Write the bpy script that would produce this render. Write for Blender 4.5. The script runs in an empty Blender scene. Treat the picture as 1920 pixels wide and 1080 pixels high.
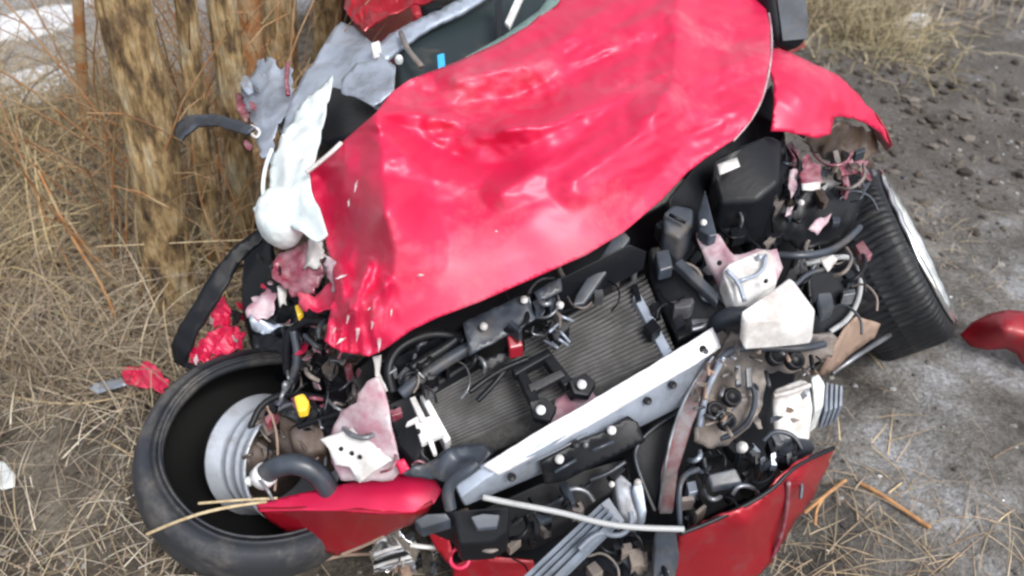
import bpy, bmesh, math, random
import numpy as np
from mathutils import Vector, Matrix, noise
from mathutils.geometry import delaunay_2d_cdt
random.seed(7); rng = np.random.default_rng(7)
S = bpy.context.scene
R = math.radians
# ------------------------------------------------------------------ camera
CAMZ, PITCH, F = 1.7, 38.0, 1500.0
cam = bpy.data.cameras.new('camera'); camo = bpy.data.objects.new('camera', cam)
S.collection.objects.link(camo); S.camera = camo
camo.location = (0, 0, CAMZ); camo.rotation_euler = (R(90 - PITCH), 0, 0)
cam.sensor_width = 36; cam.lens = F / 1920 * 36; cam.clip_start = .02; cam.clip_end = 500
cam.dof.use_dof = True; cam.dof.focus_distance = 1.75; cam.dof.aperture_fstop = 2.8
# ------------------------------------------------------------------ sky and sun
W = bpy.data.worlds.new('World'); S.world = W; W.use_nodes = True
nt = W.node_tree; nt.nodes.clear()
sky = nt.nodes.new('ShaderNodeTexSky'); sky.sky_type = 'NISHITA'; sky.sun_disc = False
SUN_EL, SUN_AZ = 50, 142      # azimuth from +Y towards +X
sky.sun_elevation = R(SUN_EL); sky.sun_rotation = R(SUN_AZ)
sky.air_density = 1.0; sky.dust_density = 4.0; sky.ozone_density = 1.0
hs = nt.nodes.new('ShaderNodeHueSaturation'); hs.inputs['Saturation'].default_value = .40
bg = nt.nodes.new('ShaderNodeBackground'); bg.inputs[1].default_value = .15
out = nt.nodes.new('ShaderNodeOutputWorld')
nt.links.new(sky.outputs[0], hs.inputs['Color']); nt.links.new(hs.outputs[0], bg.inputs[0]); nt.links.new(bg.outputs[0], out.inputs[0])
sl = bpy.data.lights.new('sun', 'SUN'); sl.energy = 1.3; sl.angle = R(22); sl.color = (1, .985, .965)
so = bpy.data.objects.new('sun', sl); S.collection.objects.link(so)
sd = Vector((math.sin(R(SUN_AZ)) * math.cos(R(SUN_EL)), math.cos(R(SUN_AZ)) * math.cos(R(SUN_EL)), math.sin(R(SUN_EL))))
so.rotation_euler = sd.to_track_quat('Z', 'Y').to_euler()
S.view_settings.view_transform = 'Standard'; S.view_settings.look = 'None'
S.view_settings.exposure = 0.70; S.view_settings.gamma = 1
S.render.engine = 'CYCLES'; S.cycles.max_bounces = 6; S.cycles.diffuse_bounces = 3
S.cycles.pixel_filter_type = 'BLACKMAN_HARRIS'; S.cycles.filter_width = 2.5

# ------------------------------------------------------------------ geometry helpers
cP, sP = math.cos(R(90 - PITCH)), math.sin(R(90 - PITCH))
def ray(x, y):
    a, b = (x - 960) / F, -(y - 540) / F
    return Vector((a, b * cP + sP, b * sP - cP))
def P(x, y, z):                 # the point of the place at height z (metres) that the photograph shows at x, y
    d = ray(x, y); return Vector((0, 0, CAMZ)) + d * ((z - CAMZ) / d.z)
def PY(x, y, Y):                # same, at depth Y
    d = ray(x, y); return Vector((0, 0, CAMZ)) + d * (Y / d.y)
def mpp(x, y, z): return (P(x + 1, y, z) - P(x, y, z)).length   # metres per pixel there

def link(name, verts, faces, mat, parent=None, smooth=False, **kw):
    vs = [Vector(v) for v in verts]
    lo = Vector([min(v[i] for v in vs) for i in range(3)]); hi = Vector([max(v[i] for v in vs) for i in range(3)])
    c = (lo + hi) / 2
    if parent is None: c.z = lo.z
    me = bpy.data.meshes.new(name)
    me.from_pydata([tuple(v - c) for v in vs], [], faces); me.update()
    if mat: me.materials.append(mat)
    if smooth: me.polygons.foreach_set('use_smooth', [True] * len(me.polygons))
    o = bpy.data.objects.new(name, me); S.collection.objects.link(o)
    place(o, c, parent)
    for k, v in kw.items(): o[k] = v
    return o
WPOS = {}
def place(o, c, parent):
    WPOS[o.name] = Vector(c)
    if parent is not None:
        o.parent = parent; o.location = Vector(c) - WPOS[parent.name]
    else: o.location = c
def empty(name, loc, parent=None, **kw):
    o = bpy.data.objects.new(name, None); S.collection.objects.link(o); o.empty_display_size = .1
    place(o, loc, parent)
    for k, v in kw.items(): o[k] = v
    return o
def bevel(o, w=.003, seg=2):
    m = o.modifiers.new('bevel', 'BEVEL'); m.width = w; m.segments = seg; m.limit_method = 'ANGLE'; m.angle_limit = R(35)
    return o
def wn(o):
    for p in o.data.polygons: p.use_smooth = True
    m = o.modifiers.new('normals', 'WEIGHTED_NORMAL'); m.keep_sharp = True
    return o

def fbm(p, oct=4, s=1.0):
    v = 0; a = 1; q = Vector(p) * s
    for i in range(oct): v += a * noise.noise(q); q = q * 2.03 + Vector((3.1, 1.7, 5.3)); a *= .5
    return v

def tps(ctrl):                  # smooth surface through control points (x, y) -> z
    c = np.array(ctrl, float); n = len(c); xy = c[:, :2] / 1000
    d = np.linalg.norm(xy[:, None] - xy[None], axis=2)
    K = np.where(d > 0, d * d * np.log(d + 1e-12), 0) + np.eye(n) * 2e-4
    Pm = np.hstack([np.ones((n, 1)), xy]); A = np.zeros((n + 3, n + 3))
    A[:n, :n] = K; A[:n, n:] = Pm; A[n:, :n] = Pm.T
    w = np.linalg.lstsq(A, np.concatenate([c[:, 2], np.zeros(3)]), rcond=None)[0]
    def f(x, y):
        q = np.array([x, y]) / 1000; r = np.linalg.norm(xy - q, axis=1)
        k = np.where(r > 0, r * r * np.log(r + 1e-12), 0)
        return float(k @ w[:n] + w[n] + w[n + 1] * q[0] + w[n + 2] * q[1])
    return f

def rnd_outline(pts, step, jag=0.0, sd=0):
    r = random.Random(sd); res = []
    for i in range(len(pts)):
        a, b = np.array(pts[i][:2], float), np.array(pts[(i + 1) % len(pts)][:2], float)
        L = np.linalg.norm(b - a); n = max(1, int(L / step)); nrm = np.array([-(b - a)[1], (b - a)[0]]) / (L + 1e-6)
        for k in range(n):
            q = a + (b - a) * k / n
            if k and jag: q = q + nrm * r.uniform(-jag, jag)
            res.append(tuple(q))
    return res
def chaikin(pts, n=2, closed=True):
    for _ in range(n):
        q = []
        m = len(pts)
        for i in range(m if closed else m - 1):
            a, b = Vector(pts[i]), Vector(pts[(i + 1) % m])
            q += [tuple(a * .75 + b * .25), tuple(a * .25 + b * .75)]
        if not closed: q = [pts[0]] + q + [pts[-1]]
        pts = q
    return pts

def sheet(name, pts, mat, parent, thick=.002, step=14, ctrl=(), zf=None, crumple=0, cs=.03, seed=0, jag=0, smooth=True, rnd=0, down=False, **kw):
    """Pressed or torn sheet: outline pts (x, y, z) + interior control heights; crumple = metres of dents of size cs (in metres)."""
    f = tps(list(pts) + list(ctrl))
    poly = [p[:2] for p in pts]
    if rnd: poly = chaikin(poly, rnd)
    ol = rnd_outline(poly, step, jag, seed)
    n0 = len(ol)
    x0, x1 = min(p[0] for p in ol), max(p[0] for p in ol); y0, y1 = min(p[1] for p in ol), max(p[1] for p in ol)
    inner = []
    j = 0; yy = y0 + step * .5
    arr = np.array(ol)
    while yy < y1:
        xx = x0 + (step * .5 if j % 2 else 0)
        while xx < x1:
            if np.min(np.hypot(arr[:, 0] - xx, arr[:, 1] - yy)) > step * .55: inner.append((xx, yy))
            xx += step
        yy += step * .87; j += 1
    vs, es, fs, *_ = delaunay_2d_cdt([Vector(p) for p in ol + inner], [(i, (i + 1) % n0) for i in range(n0)], [list(range(n0))], 1, 1e-4)
    out = []
    for v in vs:
        z = f(v.x, v.y)
        if zf: z += zf(v.x, v.y)
        q = P(v.x, v.y, z)
        if crumple:
            s = 1 / cs; o3 = Vector((seed * 7.1, seed * 3.3, 0))
            a = 1 - abs(noise.noise(q * s + o3)) * 2
            q = q + Vector((noise.noise(q * s + o3 + Vector((9, 0, 0))) * .5, 0, a + .5 * noise.noise(q * s * 2.3 + o3))) * crumple
        out.append(q)
    fl = []
    for t in fs:                # every face looks the same way: out of the sheet's upper side
        a, b, c = vs[t[0]], vs[t[1]], vs[t[2]]
        fl.append(tuple(t) if (b.x - a.x) * (c.y - a.y) - (b.y - a.y) * (c.x - a.x) < 0 else tuple(reversed(t)))
    used = sorted({i for t in fl for i in t}); mp_ = {i: k for k, i in enumerate(used)}
    out = [out[i] for i in used]; fl = [tuple(mp_[i] for i in t) for t in fl]
    o = link(name, out, fl, mat, parent, smooth, **kw)
    m = o.modifiers.new('thickness', 'SOLIDIFY'); m.thickness = thick; m.offset = -1
    return o

def block(name, pts, depth, mat, parent, bev=.0025, tdir=(0, 0, -1), smooth=False, **kw):
    """Solid with top outline pts (x, y, z) and a body `depth` metres along tdir."""
    top = [P(*p) for p in pts]; n = len(top); d = Vector(tdir).normalized() * depth
    vs = top + [v + d for v in top]
    area = sum((top[i] - top[0]).cross(top[(i + 1) % n] - top[0]).z for i in range(n))
    if area < 0: idx = list(range(n))[::-1]
    else: idx = list(range(n))
    bm = bmesh.new(); bv = [bm.verts.new(v) for v in vs]
    bm.faces.new([bv[i] for i in idx]); bm.faces.new([bv[i + n] for i in idx[::-1]])
    for k in range(n):
        a, b = idx[k], idx[(k + 1) % n]
        bm.faces.new([bv[b], bv[a], bv[a + n], bv[b + n]])
    bmesh.ops.triangulate(bm, faces=[f for f in bm.faces if len(f.verts) > 4])
    bm.verts.ensure_lookup_table(); bm.verts.index_update()
    o = link(name, [v.co.copy() for v in bm.verts], [tuple(v.index for v in f.verts) for f in bm.faces], mat, parent, False, **kw)
    bm.free()
    if bev: bevel(o, bev); wn(o)
    return o

def tube_geo(path, rad, seg=8, caps=True, wob=None):
    path = [Vector(p) for p in path]; n = len(path); V = []; Fc = []
    up = Vector((0, 0, 1)); prev = None
    for i, p in enumerate(path):
        t = (path[min(i + 1, n - 1)] - path[max(i - 1, 0)]).normalized()
        if prev is None:
            a = t.cross(up) if abs(t.z) < .95 else t.cross(Vector((1, 0, 0)))
        else: a = prev - t * prev.dot(t)
        a.normalize(); prev = a; b = t.cross(a)
        r = rad[i] if isinstance(rad, (list, tuple)) else rad
        for k in range(seg):
            th = 2 * math.pi * k / seg
            rr = r * (wob(p, th) if wob else 1)
            V.append(p + (a * math.cos(th) + b * math.sin(th)) * rr)
    for i in range(n - 1):
        for k in range(seg):
            a, b = i * seg + k, i * seg + (k + 1) % seg
            Fc.append((a, b, b + seg, a + seg))
    if caps: Fc.append(tuple(range(seg - 1, -1, -1))); Fc.append(tuple((n - 1) * seg + k for k in range(seg)))
    return V, Fc
def smooth_path(pts, n=3): return [Vector(p) for p in chaikin([tuple(p) for p in pts], n, False)]
def tube(name, pts, rad, mat, parent, seg=8, n=2, **kw):
    """pts in (x, y, z) photo+height."""
    path = smooth_path([P(*p) for p in pts], n)
    V, Fc = tube_geo(path, rad, seg); return link(name, V, Fc, mat, parent, True, **kw)
def frame_axis(axis, up=(0, 0, 1)):
    w = Vector(axis).normalized(); u = Vector(up).cross(w)
    if u.length < .01: u = Vector((1, 0, 0))
    u.normalize(); v = w.cross(u); return Matrix((u, v, w)).transposed()
def lathe_geo(prof, c, axis, seg=64, fn=None, closed=False, arc=(0, 1)):
    M = frame_axis(axis); c = Vector(c); V = []; Fc = []; n = len(prof)
    full = arc == (0, 1); ns = seg if full else seg + 1
    for i in range(ns):
        th = 2 * math.pi * (arc[0] + (arc[1] - arc[0]) * i / seg)
        for j, (r, h) in enumerate(prof):
            if fn: r, h = fn(r, h, th, j)
            V.append(c + M @ Vector((r * math.cos(th), r * math.sin(th), h)))
    for i in range(seg):
        for j in range(n if closed else n - 1):
            a = i * n + j; b = i * n + (j + 1) % n; k = ((i + 1) % ns) * n
            Fc.append((a, k + j, k + (j + 1) % n, b))
    return V, Fc
def lathe(name, prof, c, axis, mat, parent, seg=48, fn=None, closed=False, arc=(0, 1), **kw):
    V, Fc = lathe_geo(prof, c, axis, seg, fn, closed, arc)
    return link(name, V, Fc, mat, parent, True, **kw)
def bolt(x, y, z, r, mat, parent, name='bolt'):
    c = P(x, y, z); d = (Vector((0, -.5, 1))).normalized()
    return lathe(name, [(0, .006), (r * .7, .006), (r * .75, .003), (r, .003), (r, -.003)], c, d, mat, parent, 12)

# ------------------------------------------------------------------ materials
def mat(name, col, rough=.5, metal=0, coat=0, spec=.5, var=.0, vs=30, col2=None, bump=0, bs=80, dirt=0, dirtcol=(.13, .10, .07), trans=0, sheen=0, ds=9, coatr=.08):
    m = bpy.data.materials.new(name); m.use_nodes = True; t = m.node_tree; b = t.nodes['Principled BSDF']
    N, L = t.nodes.new, t.links.new
    b.inputs['Roughness'].default_value = rough; b.inputs['Metallic'].default_value = metal
    b.inputs['Coat Weight'].default_value = coat; b.inputs['Coat Roughness'].default_value = coatr
    b.inputs['Specular IOR Level'].default_value = spec; b.inputs['Transmission Weight'].default_value = trans
    geo = N('ShaderNodeNewGeometry'); last = None
    rgb = N('ShaderNodeRGB'); rgb.outputs[0].default_value = (*col, 1); last = rgb.outputs[0]
    def nz(scale, det=5, r=.6):
        n = N('ShaderNodeTexNoise'); n.inputs['Scale'].default_value = scale; n.inputs['Detail'].default_value = det; n.inputs['Roughness'].default_value = r
        L(geo.outputs['Position'], n.inputs['Vector']); return n
    def mix(fac, a, bb):
        x = N('ShaderNodeMix'); x.data_type = 'RGBA'; L(fac, x.inputs['Factor']); L(a, x.inputs['A'])
        if isinstance(bb, tuple): x.inputs['B'].default_value = (*bb, 1)
        else: L(bb, x.inputs['B'])
        return x.outputs['Result']
    def ramp(fac, a, b_, c0=0, c1=1):
        r = N('ShaderNodeMapRange'); L(fac, r.inputs[0]); r.inputs[1].default_value = a; r.inputs[2].default_value = b_; r.inputs[3].default_value = c0; r.inputs[4].default_value = c1; return r.outputs[0]
    if col2 or var:
        c2 = col2 or tuple(c * (1 - var) for c in col)
        last = mix(ramp(nz(vs).outputs[0], .38, .62), last, c2)
    if dirt:
        n = nz(ds, 8, .7); f = ramp(n.outputs[0], .62 - dirt * .25, .80 - dirt * .2)
        n2 = nz(ds * 9, 4, .7); mu = N('ShaderNodeMath'); mu.operation = 'MULTIPLY'; L(f, mu.inputs[0]); L(ramp(n2.outputs[0], .3, .7, .25, 1), mu.inputs[1])
        last = mix(mu.outputs[0], last, dirtcol)
        rr = ramp(mu.outputs[0], 0, 1, rough, max(rough, .85)); L(rr, b.inputs['Roughness'])
        if coat: L(ramp(mu.outputs[0], 0, 1, coat, 0), b.inputs['Coat Weight'])
    L(last, b.inputs['Base Color'])
    if bump:
        bp = N('ShaderNodeBump'); bp.inputs['Strength'].default_value = bump; bp.inputs['Distance'].default_value = .003
        L(nz(bs, 6, .65).outputs[0], bp.inputs['Height']); L(bp.outputs[0], b.inputs['Normal'])
    return m
M = {}
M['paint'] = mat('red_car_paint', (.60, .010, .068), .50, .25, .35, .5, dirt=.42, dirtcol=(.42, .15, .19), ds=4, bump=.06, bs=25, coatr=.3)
M['paint_shade'] = mat('shaded_dirty_red_car_paint', (.34, .004, .016), .46, .4, .5, .5, dirt=.42, dirtcol=(.16, .07, .07), bump=.06, bs=30, coatr=.2)  # darker copy of the red paint, shade put into its colour, plus dirt
M['primer'] = mat('pinkish_inner_metal', (.38, .19, .24), .5, .1, .2, .5, col2=(.50, .42, .45), vs=22, dirt=.4, bump=.25)
M['maroon'] = mat('crumpled_maroon_metal', (.20, .025, .05), .4, 0, .5, .5, col2=(.30, .15, .18), vs=35, dirt=.4, bump=.3)
M['black'] = mat('black_plastic', (.006, .007, .010), .42, 0, 0, .32, dirt=.15, dirtcol=(.05, .042, .038), bump=.25, bs=60)
M['rubber'] = mat('black_rubber', (.030, .034, .042), .55, 0, 0, .4, dirt=.6, dirtcol=(.15, .135, .12), bump=.2, bs=120)
M['slate'] = mat('blue_grey_plastic', (.050, .062, .082), .38, 0, .1, .5, var=.5, vs=12, dirt=.4, bump=.15)
M['steel'] = mat('dull_steel', (.32, .34, .38), .38, .6, 0, .5, col2=(.14, .14, .15), vs=14, dirt=.3, bump=.2)
M['silver'] = mat('silver_grey_metal', (.42, .48, .58), .36, .35, .3, .5, var=.35, vs=9, dirt=.25, bump=.1)
M['alu'] = mat('bare_aluminium', (.86, .86, .88), .42, .2, .1, .5, col2=(.60, .60, .63), vs=7, dirt=.22, dirtcol=(.3, .27, .24), bump=.12, bs=40)
M['white'] = mat('white_metal_paint', (.62, .62, .62), .5, 0, .2, .5, col2=(.42, .41, .40), vs=18, dirt=.45, dirtcol=(.35, .3, .27), bump=.15)
M['fabric'] = mat('white_airbag_fabric', (.70, .74, .74), .8, 0, 0, .3, col2=(.50, .58, .60), vs=10, dirt=.12, bump=.3, bs=300)
M['rad'] = mat('radiator_fin_metal', (.22, .22, .22), .5, .35, 0, .5, col2=(.12, .12, .12), vs=18, dirt=.35, dirtcol=(.28, .26, .24), bump=.5, bs=260)
M['radcore'] = mat('radiator_core', (.028, .028, .028), .7, .1, 0, .5, col2=(.06, .058, .055), vs=90, bump=.5, bs=300)
M['mud'] = mat('muddy_grey_plastic', (.10, .095, .10), .5, .1, .1, .5, col2=(.22, .19, .17), vs=22, dirt=.7, dirtcol=(.26, .21, .17), bump=.5, bs=60)
M['brown'] = mat('rusty_brown_plate', (.24, .17, .13), .75, .1, 0, .4, col2=(.34, .24, .19), vs=25, dirt=.4, bump=.4)
M['chrome'] = mat('crumpled_chrome', (.85, .85, .86), .1, .95, 0, .5, dirt=.3, bump=.3, bs=30)
M['yellow'] = mat('yellow_plastic', (.75, .48, .03), .4, 0, .2, .5, dirt=.2)
M['blue'] = mat('bright_blue_plastic', (.04, .38, .75), .4)
M['lens'] = mat('dirty_headlight_lens', (.62, .66, .66), .22, 0, .4, .5, col2=(.42, .44, .44), vs=30, dirt=.4, bump=.2)
M['glass'] = mat('green_tinted_glass', (.30, .45, .42), .06, 0, 0, .5, trans=.6)
M['cabin'] = mat('dark_interior_trim', (.012, .022, .026), .55, 0, 0, .5, dirt=.15)
M['cablem'] = mat('grey_cable_sheath', (.36, .37, .38), .5, 0, 0, .5, dirt=.3)
M['redlens'] = mat('dark_red_plastic', (.25, .01, .02), .25, 0, .4)
M['reflector'] = mat('bare_rim_metal', (.52, .56, .62), .35, .45, .2, .5, dirt=.45, bump=.08, bs=30)
M['disc'] = mat('rusty_brake_steel', (.16, .13, .12), .5, .6, 0, .5, col2=(.10, .07, .05), vs=25, dirt=.4, bump=.3)
M['strip'] = mat('scraped_strip', (.13, .035, .04), .4, .2, .3, .5, col2=(.16, .15, .16), vs=26, dirt=.4, bump=.3)
M['tread'] = mat('tread_rubber', (.009, .010, .013), .5, 0, 0, .4, dirt=.2, dirtcol=(.06, .055, .05), bump=.3, bs=120)
M['greyplastic'] = mat('blue_grey_grille_plastic', (.17, .20, .25), .45, 0, 0, .5, var=.4, vs=20, dirt=.35, bump=.2)
M['lining'] = mat('tyre_inner_lining', (.006, .006, .006), .8, 0, 0, .2)
def attr_mat(name, rough=.85, bump=.3, bs=200):
    m = bpy.data.materials.new(name); m.use_nodes = True; t = m.node_tree; b = t.nodes['Principled BSDF']
    a = t.nodes.new('ShaderNodeAttribute'); a.attribute_name = 'Col'
    n = t.nodes.new('ShaderNodeTexNoise'); n.inputs['Scale'].default_value = bs; g = t.nodes.new('ShaderNodeNewGeometry')
    t.links.new(g.outputs['Position'], n.inputs['Vector'])
    mx = t.nodes.new('ShaderNodeMix'); mx.data_type = 'RGBA'; mx.blend_type = 'MULTIPLY'; mx.inputs['Factor'].default_value = .5
    t.links.new(a.outputs['Color'], mx.inputs['A']); t.links.new(n.outputs['Color'], mx.inputs['B'])
    sc = t.nodes.new('ShaderNodeMix'); sc.data_type = 'RGBA'; sc.blend_type = 'MULTIPLY'; sc.inputs['Factor'].default_value = 1; sc.inputs['B'].default_value = (1.25, 1.25, 1.25, 1)
    t.links.new(mx.outputs['Result'], sc.inputs['A']); t.links.new(sc.outputs['Result'], b.inputs['Base Color'])
    b.inputs['Roughness'].default_value = rough; b.inputs['Specular IOR Level'].default_value = .25
    return m
M['straw'] = attr_mat('dry_straw'); M['stone'] = attr_mat('stone_grit', .8)
def setcol(o, cols):           # one colour per face
    me = o.data; at = me.color_attributes.new('Col', 'FLOAT_COLOR', 'CORNER')
    arr = np.ones((len(me.loops), 4), np.float32); k = 0
    cnt = np.zeros(len(me.polygons), int); me.polygons.foreach_get('loop_total', cnt)
    arr[:, :3] = np.repeat(np.array(cols, np.float32), cnt, axis=0)
    at.data.foreach_set('color', arr.ravel())

def bark_mat():
    m = bpy.data.materials.new('yellowish_bark'); m.use_nodes = True; t = m.node_tree; b = t.nodes['Principled BSDF']; N, L = t.nodes.new, t.links.new
    g = N('ShaderNodeNewGeometry'); mp = N('ShaderNodeMapping'); mp.inputs['Scale'].default_value = (1, 1, .5); L(g.outputs['Position'], mp.inputs[0])
    def nz(s, d=6):
        n = N('ShaderNodeTexNoise'); n.inputs['Scale'].default_value = s; n.inputs['Detail'].default_value = d; n.inputs['Roughness'].default_value = .65; L(mp.outputs[0], n.inputs['Vector']); return n
    r = N('ShaderNodeValToRGB'); L(nz(13).outputs[0], r.inputs[0])
    e = r.color_ramp.elements; e[0].position = .33; e[0].color = (.07, .052, .040, 1); e[1].position = .66; e[1].color = (.60, .53, .38, 1)
    x = e.new(.42); x.color = (.24, .165, .09, 1); x = e.new(.50); x.color = (.48, .34, .17, 1)
    mp2 = N('ShaderNodeMapping'); mp2.inputs['Scale'].default_value = (1, 1, .16); L(g.outputs['Position'], mp2.inputs[0]); n2 = N('ShaderNodeTexNoise'); n2.inputs['Scale'].default_value = 75; n2.inputs['Detail'].default_value = 8; n2.inputs['Roughness'].default_value = .7; L(mp2.outputs[0], n2.inputs['Vector'])
    r2 = N('ShaderNodeValToRGB'); L(n2.outputs[0], r2.inputs[0]); r2.color_ramp.elements[0].position = .38; r2.color_ramp.elements[0].color = (.3, .27, .24, 1); r2.color_ramp.elements[1].position = .6; r2.color_ramp.elements[1].color = (1, 1, 1, 1)
    mx = N('ShaderNodeMix'); mx.data_type = 'RGBA'; mx.blend_type = 'MULTIPLY'; mx.inputs['Factor'].default_value = .8; L(r.outputs[0], mx.inputs['A']); L(r2.outputs[0], mx.inputs['B'])
    L(mx.outputs['Result'], b.inputs['Base Color']); b.inputs['Roughness'].default_value = .9; b.inputs['Specular IOR Level'].default_value = .2
    bp = N('ShaderNodeBump'); bp.inputs['Strength'].default_value = 1; bp.inputs['Distance'].default_value = .014; L(n2.outputs[0], bp.inputs['Height']); L(bp.outputs[0], b.inputs['Normal'])
    return m
M['bark'] = bark_mat()
M['redbark'] = mat('reddish_bark', (.30, .13, .05), .85, 0, 0, .2, col2=(.36, .27, .16), vs=16, bump=.8, bs=60)
M['twig'] = mat('grey_brown_twig', (.16, .125, .09), .9, 0, 0, .2, col2=(.26, .21, .15), vs=20)
M['snow'] = mat('old_snow', (.80, .82, .85), .7, 0, 0, .3, col2=(.66, .67, .70), vs=14, bump=.5, bs=60, dirt=.25, dirtcol=(.4, .37, .33))

def ground_mat():
    m = bpy.data.materials.new('dirt_ground'); m.use_nodes = True; t = m.node_tree; b = t.nodes['Principled BSDF']; N, L = t.nodes.new, t.links.new
    g = N('ShaderNodeNewGeometry')
    def nz(s, d=8, r=.65):
        n = N('ShaderNodeTexNoise'); n.inputs['Scale'].default_value = s; n.inputs['Detail'].default_value = d; n.inputs['Roughness'].default_value = r; L(g.outputs['Position'], n.inputs['Vector']); return n
    def ramp(f, st):
        r = N('ShaderNodeValToRGB'); L(f, r.inputs[0]); e = r.color_ramp.elements
        e[0].position, e[0].color = st[0][0], (*st[0][1], 1); e[1].position, e[1].color = st[-1][0], (*st[-1][1], 1)
        for p, c in st[1:-1]: x = e.new(p); x.color = (*c, 1)
        return r.outputs[0]
    grey = ramp(nz(3.2).outputs[0], [(.36, (.055, .050, .045)), (.47, (.125, .118, .108)), (.56, (.20, .195, .188)), (.68, (.34, .35, .37))])
    tan = ramp(nz(5).outputs[0], [(.36, (.035, .028, .022)), (.5, (.095, .082, .066)), (.66, (.20, .175, .14))])
    sx = N('ShaderNodeSeparateXYZ'); L(g.outputs['Position'], sx.inputs[0])
    ad = N('ShaderNodeMath'); ad.operation = 'MULTIPLY_ADD'; L(nz(1.3).outputs[0], ad.inputs[0]); ad.inputs[1].default_value = 1.4; L(sx.outputs['X'], ad.inputs[2])
    mr = N('ShaderNodeMapRange'); L(ad.outputs[0], mr.inputs[0]); mr.inputs[1].default_value = .35; mr.inputs[2].default_value = 1.3
    mx = N('ShaderNodeMix'); mx.data_type = 'RGBA'; L(mr.outputs[0], mx.inputs['Factor']); L(tan, mx.inputs['A']); L(grey, mx.inputs['B'])
    a2 = N('ShaderNodeMath'); a2.operation = 'MULTIPLY_ADD'; L(nz(1.1).outputs[0], a2.inputs[0]); a2.inputs[1].default_value = 3.0; L(sx.outputs['Y'], a2.inputs[2])
    a3 = N('ShaderNodeMath'); a3.operation = 'MULTIPLY_ADD'; L(sx.outputs['X'], a3.inputs[0]); a3.inputs[1].default_value = -.9; L(a2.outputs[0], a3.inputs[2])
    m3 = N('ShaderNodeMapRange'); L(a3.outputs[0], m3.inputs[0]); m3.inputs[1].default_value = 5.6; m3.inputs[2].default_value = 6.8; m3.inputs[4].default_value = .85
    mx3 = N('ShaderNodeMix'); mx3.data_type = 'RGBA'; L(m3.outputs[0], mx3.inputs['Factor']); L(mx.outputs['Result'], mx3.inputs['A']); mx3.inputs['B'].default_value = (.46, .45, .44, 1)
    b1 = N('ShaderNodeMath'); b1.operation = 'MULTIPLY_ADD'; L(nz(1.5).outputs[0], b1.inputs[0]); b1.inputs[1].default_value = 2.2; L(sx.outputs['Y'], b1.inputs[2])
    m5 = N('ShaderNodeMapRange'); L(b1.outputs[0], m5.inputs[0]); m5.inputs[1].default_value = 3.3; m5.inputs[2].default_value = 4.2
    m6 = N('ShaderNodeMapRange'); L(b1.outputs[0], m6.inputs[0]); m6.inputs[1].default_value = 5.4; m6.inputs[2].default_value = 6.2; m6.inputs[3].default_value = 1; m6.inputs[4].default_value = 0
    m7 = N('ShaderNodeMath'); m7.operation = 'MULTIPLY'; L(m5.outputs[0], m7.inputs[0]); L(m6.outputs[0], m7.inputs[1])
    m8 = N('ShaderNodeMath'); m8.operation = 'MULTIPLY'; L(m7.outputs[0], m8.inputs[0]); L(mr.outputs[0], m8.inputs[1])
    m9 = N('ShaderNodeMath'); m9.operation = 'MULTIPLY'; L(m8.outputs[0], m9.inputs[0]); m9.inputs[1].default_value = .75
    mx4 = N('ShaderNodeMix'); mx4.data_type = 'RGBA'; L(m9.outputs[0], mx4.inputs['Factor']); L(mx3.outputs['Result'], mx4.inputs['A']); mx4.inputs['B'].default_value = (.095, .085, .075, 1)
    mx = mx4
    fine = ramp(nz(70, 6, .7).outputs[0], [(.34, (.42, .40, .38)), (.5, (.95, .95, .95)), (.68, (1.5, 1.5, 1.5))])
    m2 = N('ShaderNodeMix'); m2.data_type = 'RGBA'; m2.blend_type = 'MULTIPLY'; m2.inputs['Factor'].default_value = .8; L(mx.outputs['Result'], m2.inputs['A']); L(fine, m2.inputs['B'])
    L(m2.outputs['Result'], b.inputs['Base Color']); b.inputs['Roughness'].default_value = .8; b.inputs['Specular IOR Level'].default_value = .3
    ml = N('ShaderNodeMath'); ml.operation = 'ADD'; L(nz(28).outputs[0], ml.inputs[0]); L(nz(110, 4).outputs[0], ml.inputs[1])
    bp = N('ShaderNodeBump'); bp.inputs['Strength'].default_value = .9; bp.inputs['Distance'].default_value = .012; L(ml.outputs[0], bp.inputs['Height']); L(bp.outputs[0], b.inputs['Normal'])
    return m
M['ground'] = ground_mat()

# ------------------------------------------------------------------ ground
def gz(x, y):
    near = max(0, 1 - (abs(x) + abs(y - 2)) / 60)
    z = (fbm((x * .9, y * .9, 1), 3) * .035 + fbm((x * 5, y * 5, 4), 4) * .016) * near
    if x > -.4: q = Vector((x * .8 - y * .6, x * .6 + y * .8, 0)); z += near * min(1, (x + .4)) * (.030 * noise.noise(Vector((q.x * .7, q.y * 3.2, 21))) + .014 * noise.noise(Vector((q.x * 3, q.y * 11, 22))) + .010 * (.5 - abs(noise.noise(Vector((x * 9, y * 9, 23))))))
    if x < -.9: z += min(.12, (-.9 - x) * .04)
    return z
def axis_pts(c, fine, rng_, far):
    a = list(np.arange(-rng_, rng_ + 1e-6, fine)); s = fine; p = rng_
    while p < far: s *= 1.22; p += s; a.append(p); a.insert(0, -p)
    return [c + q for q in a]
xs, ys = axis_pts(0, .035, 3.2, 90), axis_pts(2.4, .035, 2.9, 90)
V = [(x, y, gz(x, y)) for y in ys for x in xs]; nx = len(xs)
Fc = [(j * nx + i, j * nx + i + 1, (j + 1) * nx + i + 1, (j + 1) * nx + i) for j in range(len(ys) - 1) for i in range(nx - 1)]
link('ground', V, Fc, M['ground'], None, True, kind='structure')

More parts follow.
